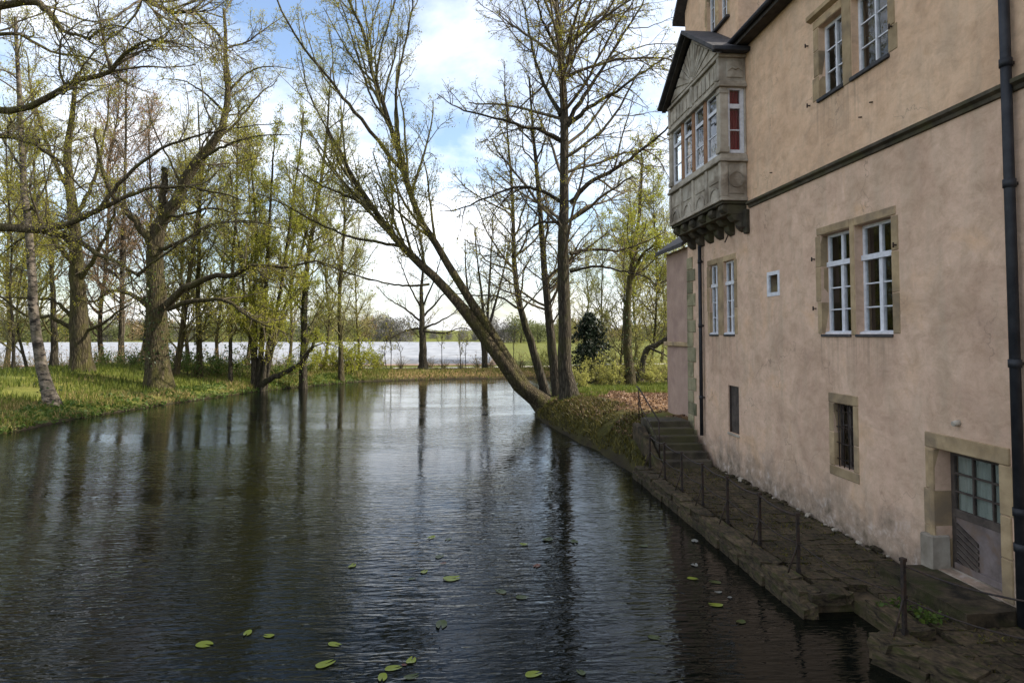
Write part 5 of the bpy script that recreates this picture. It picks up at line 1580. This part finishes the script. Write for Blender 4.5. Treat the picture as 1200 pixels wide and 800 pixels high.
c, d = scatter(rng, 40000, 1, 16, 17.5, 38, lambda x, y, d: (d > .5) & (vnoise(x, y, 1.3, 40) > -.2 + np.maximum(y - 27, 0) * .045) & ~((x > 5.1) & (y < 19.2)))
c[:, 2] += .015 + .02 * rng.rand(len(c))
v, f = rhombs(c, rng, .085)
tag(link('leaf_litter', np_mesh('leaf_litter', v, [f]), 'litter'), 'reddish fallen leaves covering the wooded bank', 'leaf litter', kind='stuff')
c, d = scatter(rng, 36000, -12, 30, 53, 62, lambda x, y, d: (d > .05) & (d < 4.5))
grass('bank_grass', 'short brownish grass on the far bank before the path', 'grass_dry', c[::2], rng, .22, .03)
grass('bank_grass', 'short green grass mixed along the far bank edge', 'grass_blade', c[1::2], rng, .2, .03)
# moss and weeds on the terrace
n = 5200
x = rng.uniform(4.6, 6.75, n); y = rng.uniform(5.2, 17, n)
ok = np.array([edge_x(b_) + .04 < a_ for a_, b_ in zip(x, y)]) & ((vnoise(x, y, .55, 50) > .14) | (vnoise(x, y, .9, 51) + (np.abs(x - 6.72) < .10) * .35 + (x - 4.62 < .2) * .12 > .2))
c = np.stack([x, y, np.full(n, TZ + .0)], -1)[ok]
v, q, t = blades(c, rng, .05, .012, .8)
tag(link('terrace_moss', np_mesh('terrace_moss', v, [q, t]), 'grass_moss'), 'tufts of moss and short weeds between the terrace paving', 'moss', kind='stuff')
for i, (px_, py_, s) in enumerate(((5.55, 7.95, .55), (5.75, 7.65, .45), (6.22, 6.3, .7), (6.05, 5.95, .5))):
    b = np.array([px_, py_, TZ]); rg2 = np.random.RandomState(400 + i)
    lab = ('low green weed in the paving beside the landing gap', 'low green weed in the paving beside the landing gap', 'leafy green weed at the foot of the short railing', 'leafy green weed at the foot of the short railing')[i]
    t = root('weed', lab, 'plant', tuple(b), 'weeds in the terrace paving')
    P = np.zeros((9, 5, 3)); th = rg2.rand(9) * 6.28; l = .16 + .18 * rg2.rand(9)
    k = np.linspace(0, 1, 5)
    P[..., 0] = b[0] + (np.cos(th) * l)[:, None] * k * s * 1.6; P[..., 1] = b[1] + (np.sin(th) * l)[:, None] * k * s * 1.6; P[..., 2] = b[2] + (.3 * k - .18 * k ** 2) * s
    a = Acc(); v, f = tubes(P, np.full((9, 5), .004), 3); a.add(v, f); a.build('stems', 'leaf_green', t)
    a = Acc(); v, f = leaves(P, rg2, 12, .06, .2, .03); a.add(v, f); a.build('leaves', 'leaf_green', t)
# fallen stones and rubble at the wall foot
rocks = []
for k in range(4):
    bm_ = bmesh.new(); bmesh.ops.create_icosphere(bm_, subdivisions=1, radius=.5)
    r3 = random.Random(k)
    for v_ in bm_.verts: v_.co *= r3.uniform(.7, 1.25)
    me = bpy.data.meshes.new('loose_stone'); bm_.to_mesh(me); bm_.free(); me.materials.append(MATS[('greystone', 'mossy_stone')[k % 2]]); rocks.append(me)
for i in range(34):
    o = bpy.data.objects.new('loose_stone', rr.choice(rocks)); C.objects.link(o)
    yy = rr.uniform(9.8, 16.4)
    s = rr.uniform(.05, .13)
    o.location = (XF - .03 - rr.uniform(.03, .12), yy, TZ + s * .28); o.scale = (s * 1.1, s * 1.5, s * .75); o.rotation_euler = (0, 0, rr.uniform(0, 6))
    tag(o, 'small loose stone lying along the foot of the plastered wall', 'stone', 'loose stones at the wall foot')

# ------------------------------------------------------------------ lily pads
def pad_mesh(seed, mat):
    rg = random.Random(seed)
    vs_ = [(0, 0, .004)]; n = 22
    for ring, rad in ((1, .5), (2, 1.0)):
        for k in range(n):
            th = .28 + (2 * math.pi - .56) * k / (n - 1)
            wob = 1 + .07 * math.sin(3 * th + seed)
            vs_.append((rad * wob * math.cos(th), .72 * rad * wob * math.sin(th), .004 + (.05 * (ring == 2) * max(0, math.sin(th * 2 + seed)) + .01 * ring)))
    f3 = [(0, 1 + k, 2 + k) for k in range(n - 1)]
    f4 = [(1 + k, 1 + n + k, 2 + n + k, 2 + k) for k in range(n - 1)]
    me = np_mesh('lily_pad', vs_, [f3, f4])
    me.materials.append(MATS[mat])
    return me
PM = {}
for m in ('lily', 'lily_dull', 'lily_pale', 'lily_red'):
    PM[m] = [pad_mesh(s, m) for s in (1, 2, 3)]
PL = {'lily': 'bright green lily pad floating on the dark pond', 'lily_dull': 'dull olive lily pad half sunk in the pond', 'lily_pale': 'pale greyish floating leaf near the terrace edge', 'lily_red': 'reddish brown lily leaf floating on the pond'}
pads = [(505, 630, 0, .13), (525, 632, 1, .11), (515, 652, 1, .13), (413, 663, 0, .16), (497, 670, 0, .12), (483, 678, 1, .11), (529, 678, 0, .15), (519, 660, 3, .1), (614, 638, 0, .12), (642, 632, 1, .13), (673, 635, 1, .13),
        (629, 663, 3, .12), (587, 693, 1, .12), (612, 700, 1, .13), (517, 732, 1, .14), (754, 640, 1, .11), (767, 747, 1, .12), (625, 790, 0, .13), (681, 788, 1, .12), (315, 745, 0, .11), (290, 742, 0, .11), (392, 755, 0, .10), (381, 778, 0, .14),
        (461, 783, 0, .15), (482, 774, 0, .12), (474, 779, 3, .06), (448, 794, 0, .14), (482, 793, 1, .10), (240, 755, 0, .12), (812, 678, 0, .10), (838, 682, 1, .10), (839, 709, 0, .13), (842, 694, 2, .08), (868, 729, 1, .10), (814, 634, 2, .1), (814, 662, 2, .08), (855, 700, 2, .06)]
MK = ['lily', 'lily_dull', 'lily_pale', 'lily_red']
for i, (px, py, k, s) in enumerate(pads):
    p = at_z(px, py, 0)
    o = bpy.data.objects.new('lily_pad' if k != 2 else 'floating_leaf', PM[MK[k]][i % 3]); C.objects.link(o)
    o.location = (p[0], p[1], .006); q = s * rr.uniform(.55, .95)
    o.scale = (q, q * rr.uniform(.75, 1.1), s * rr.uniform(.8, 2.0)); o.rotation_euler = (0, 0, rr.uniform(0, 6.28))
    tag(o, PL[MK[k]], 'lily pad' if k != 2 else 'leaf', PL[MK[k]].split(' ')[0] + ' pads on the pond')
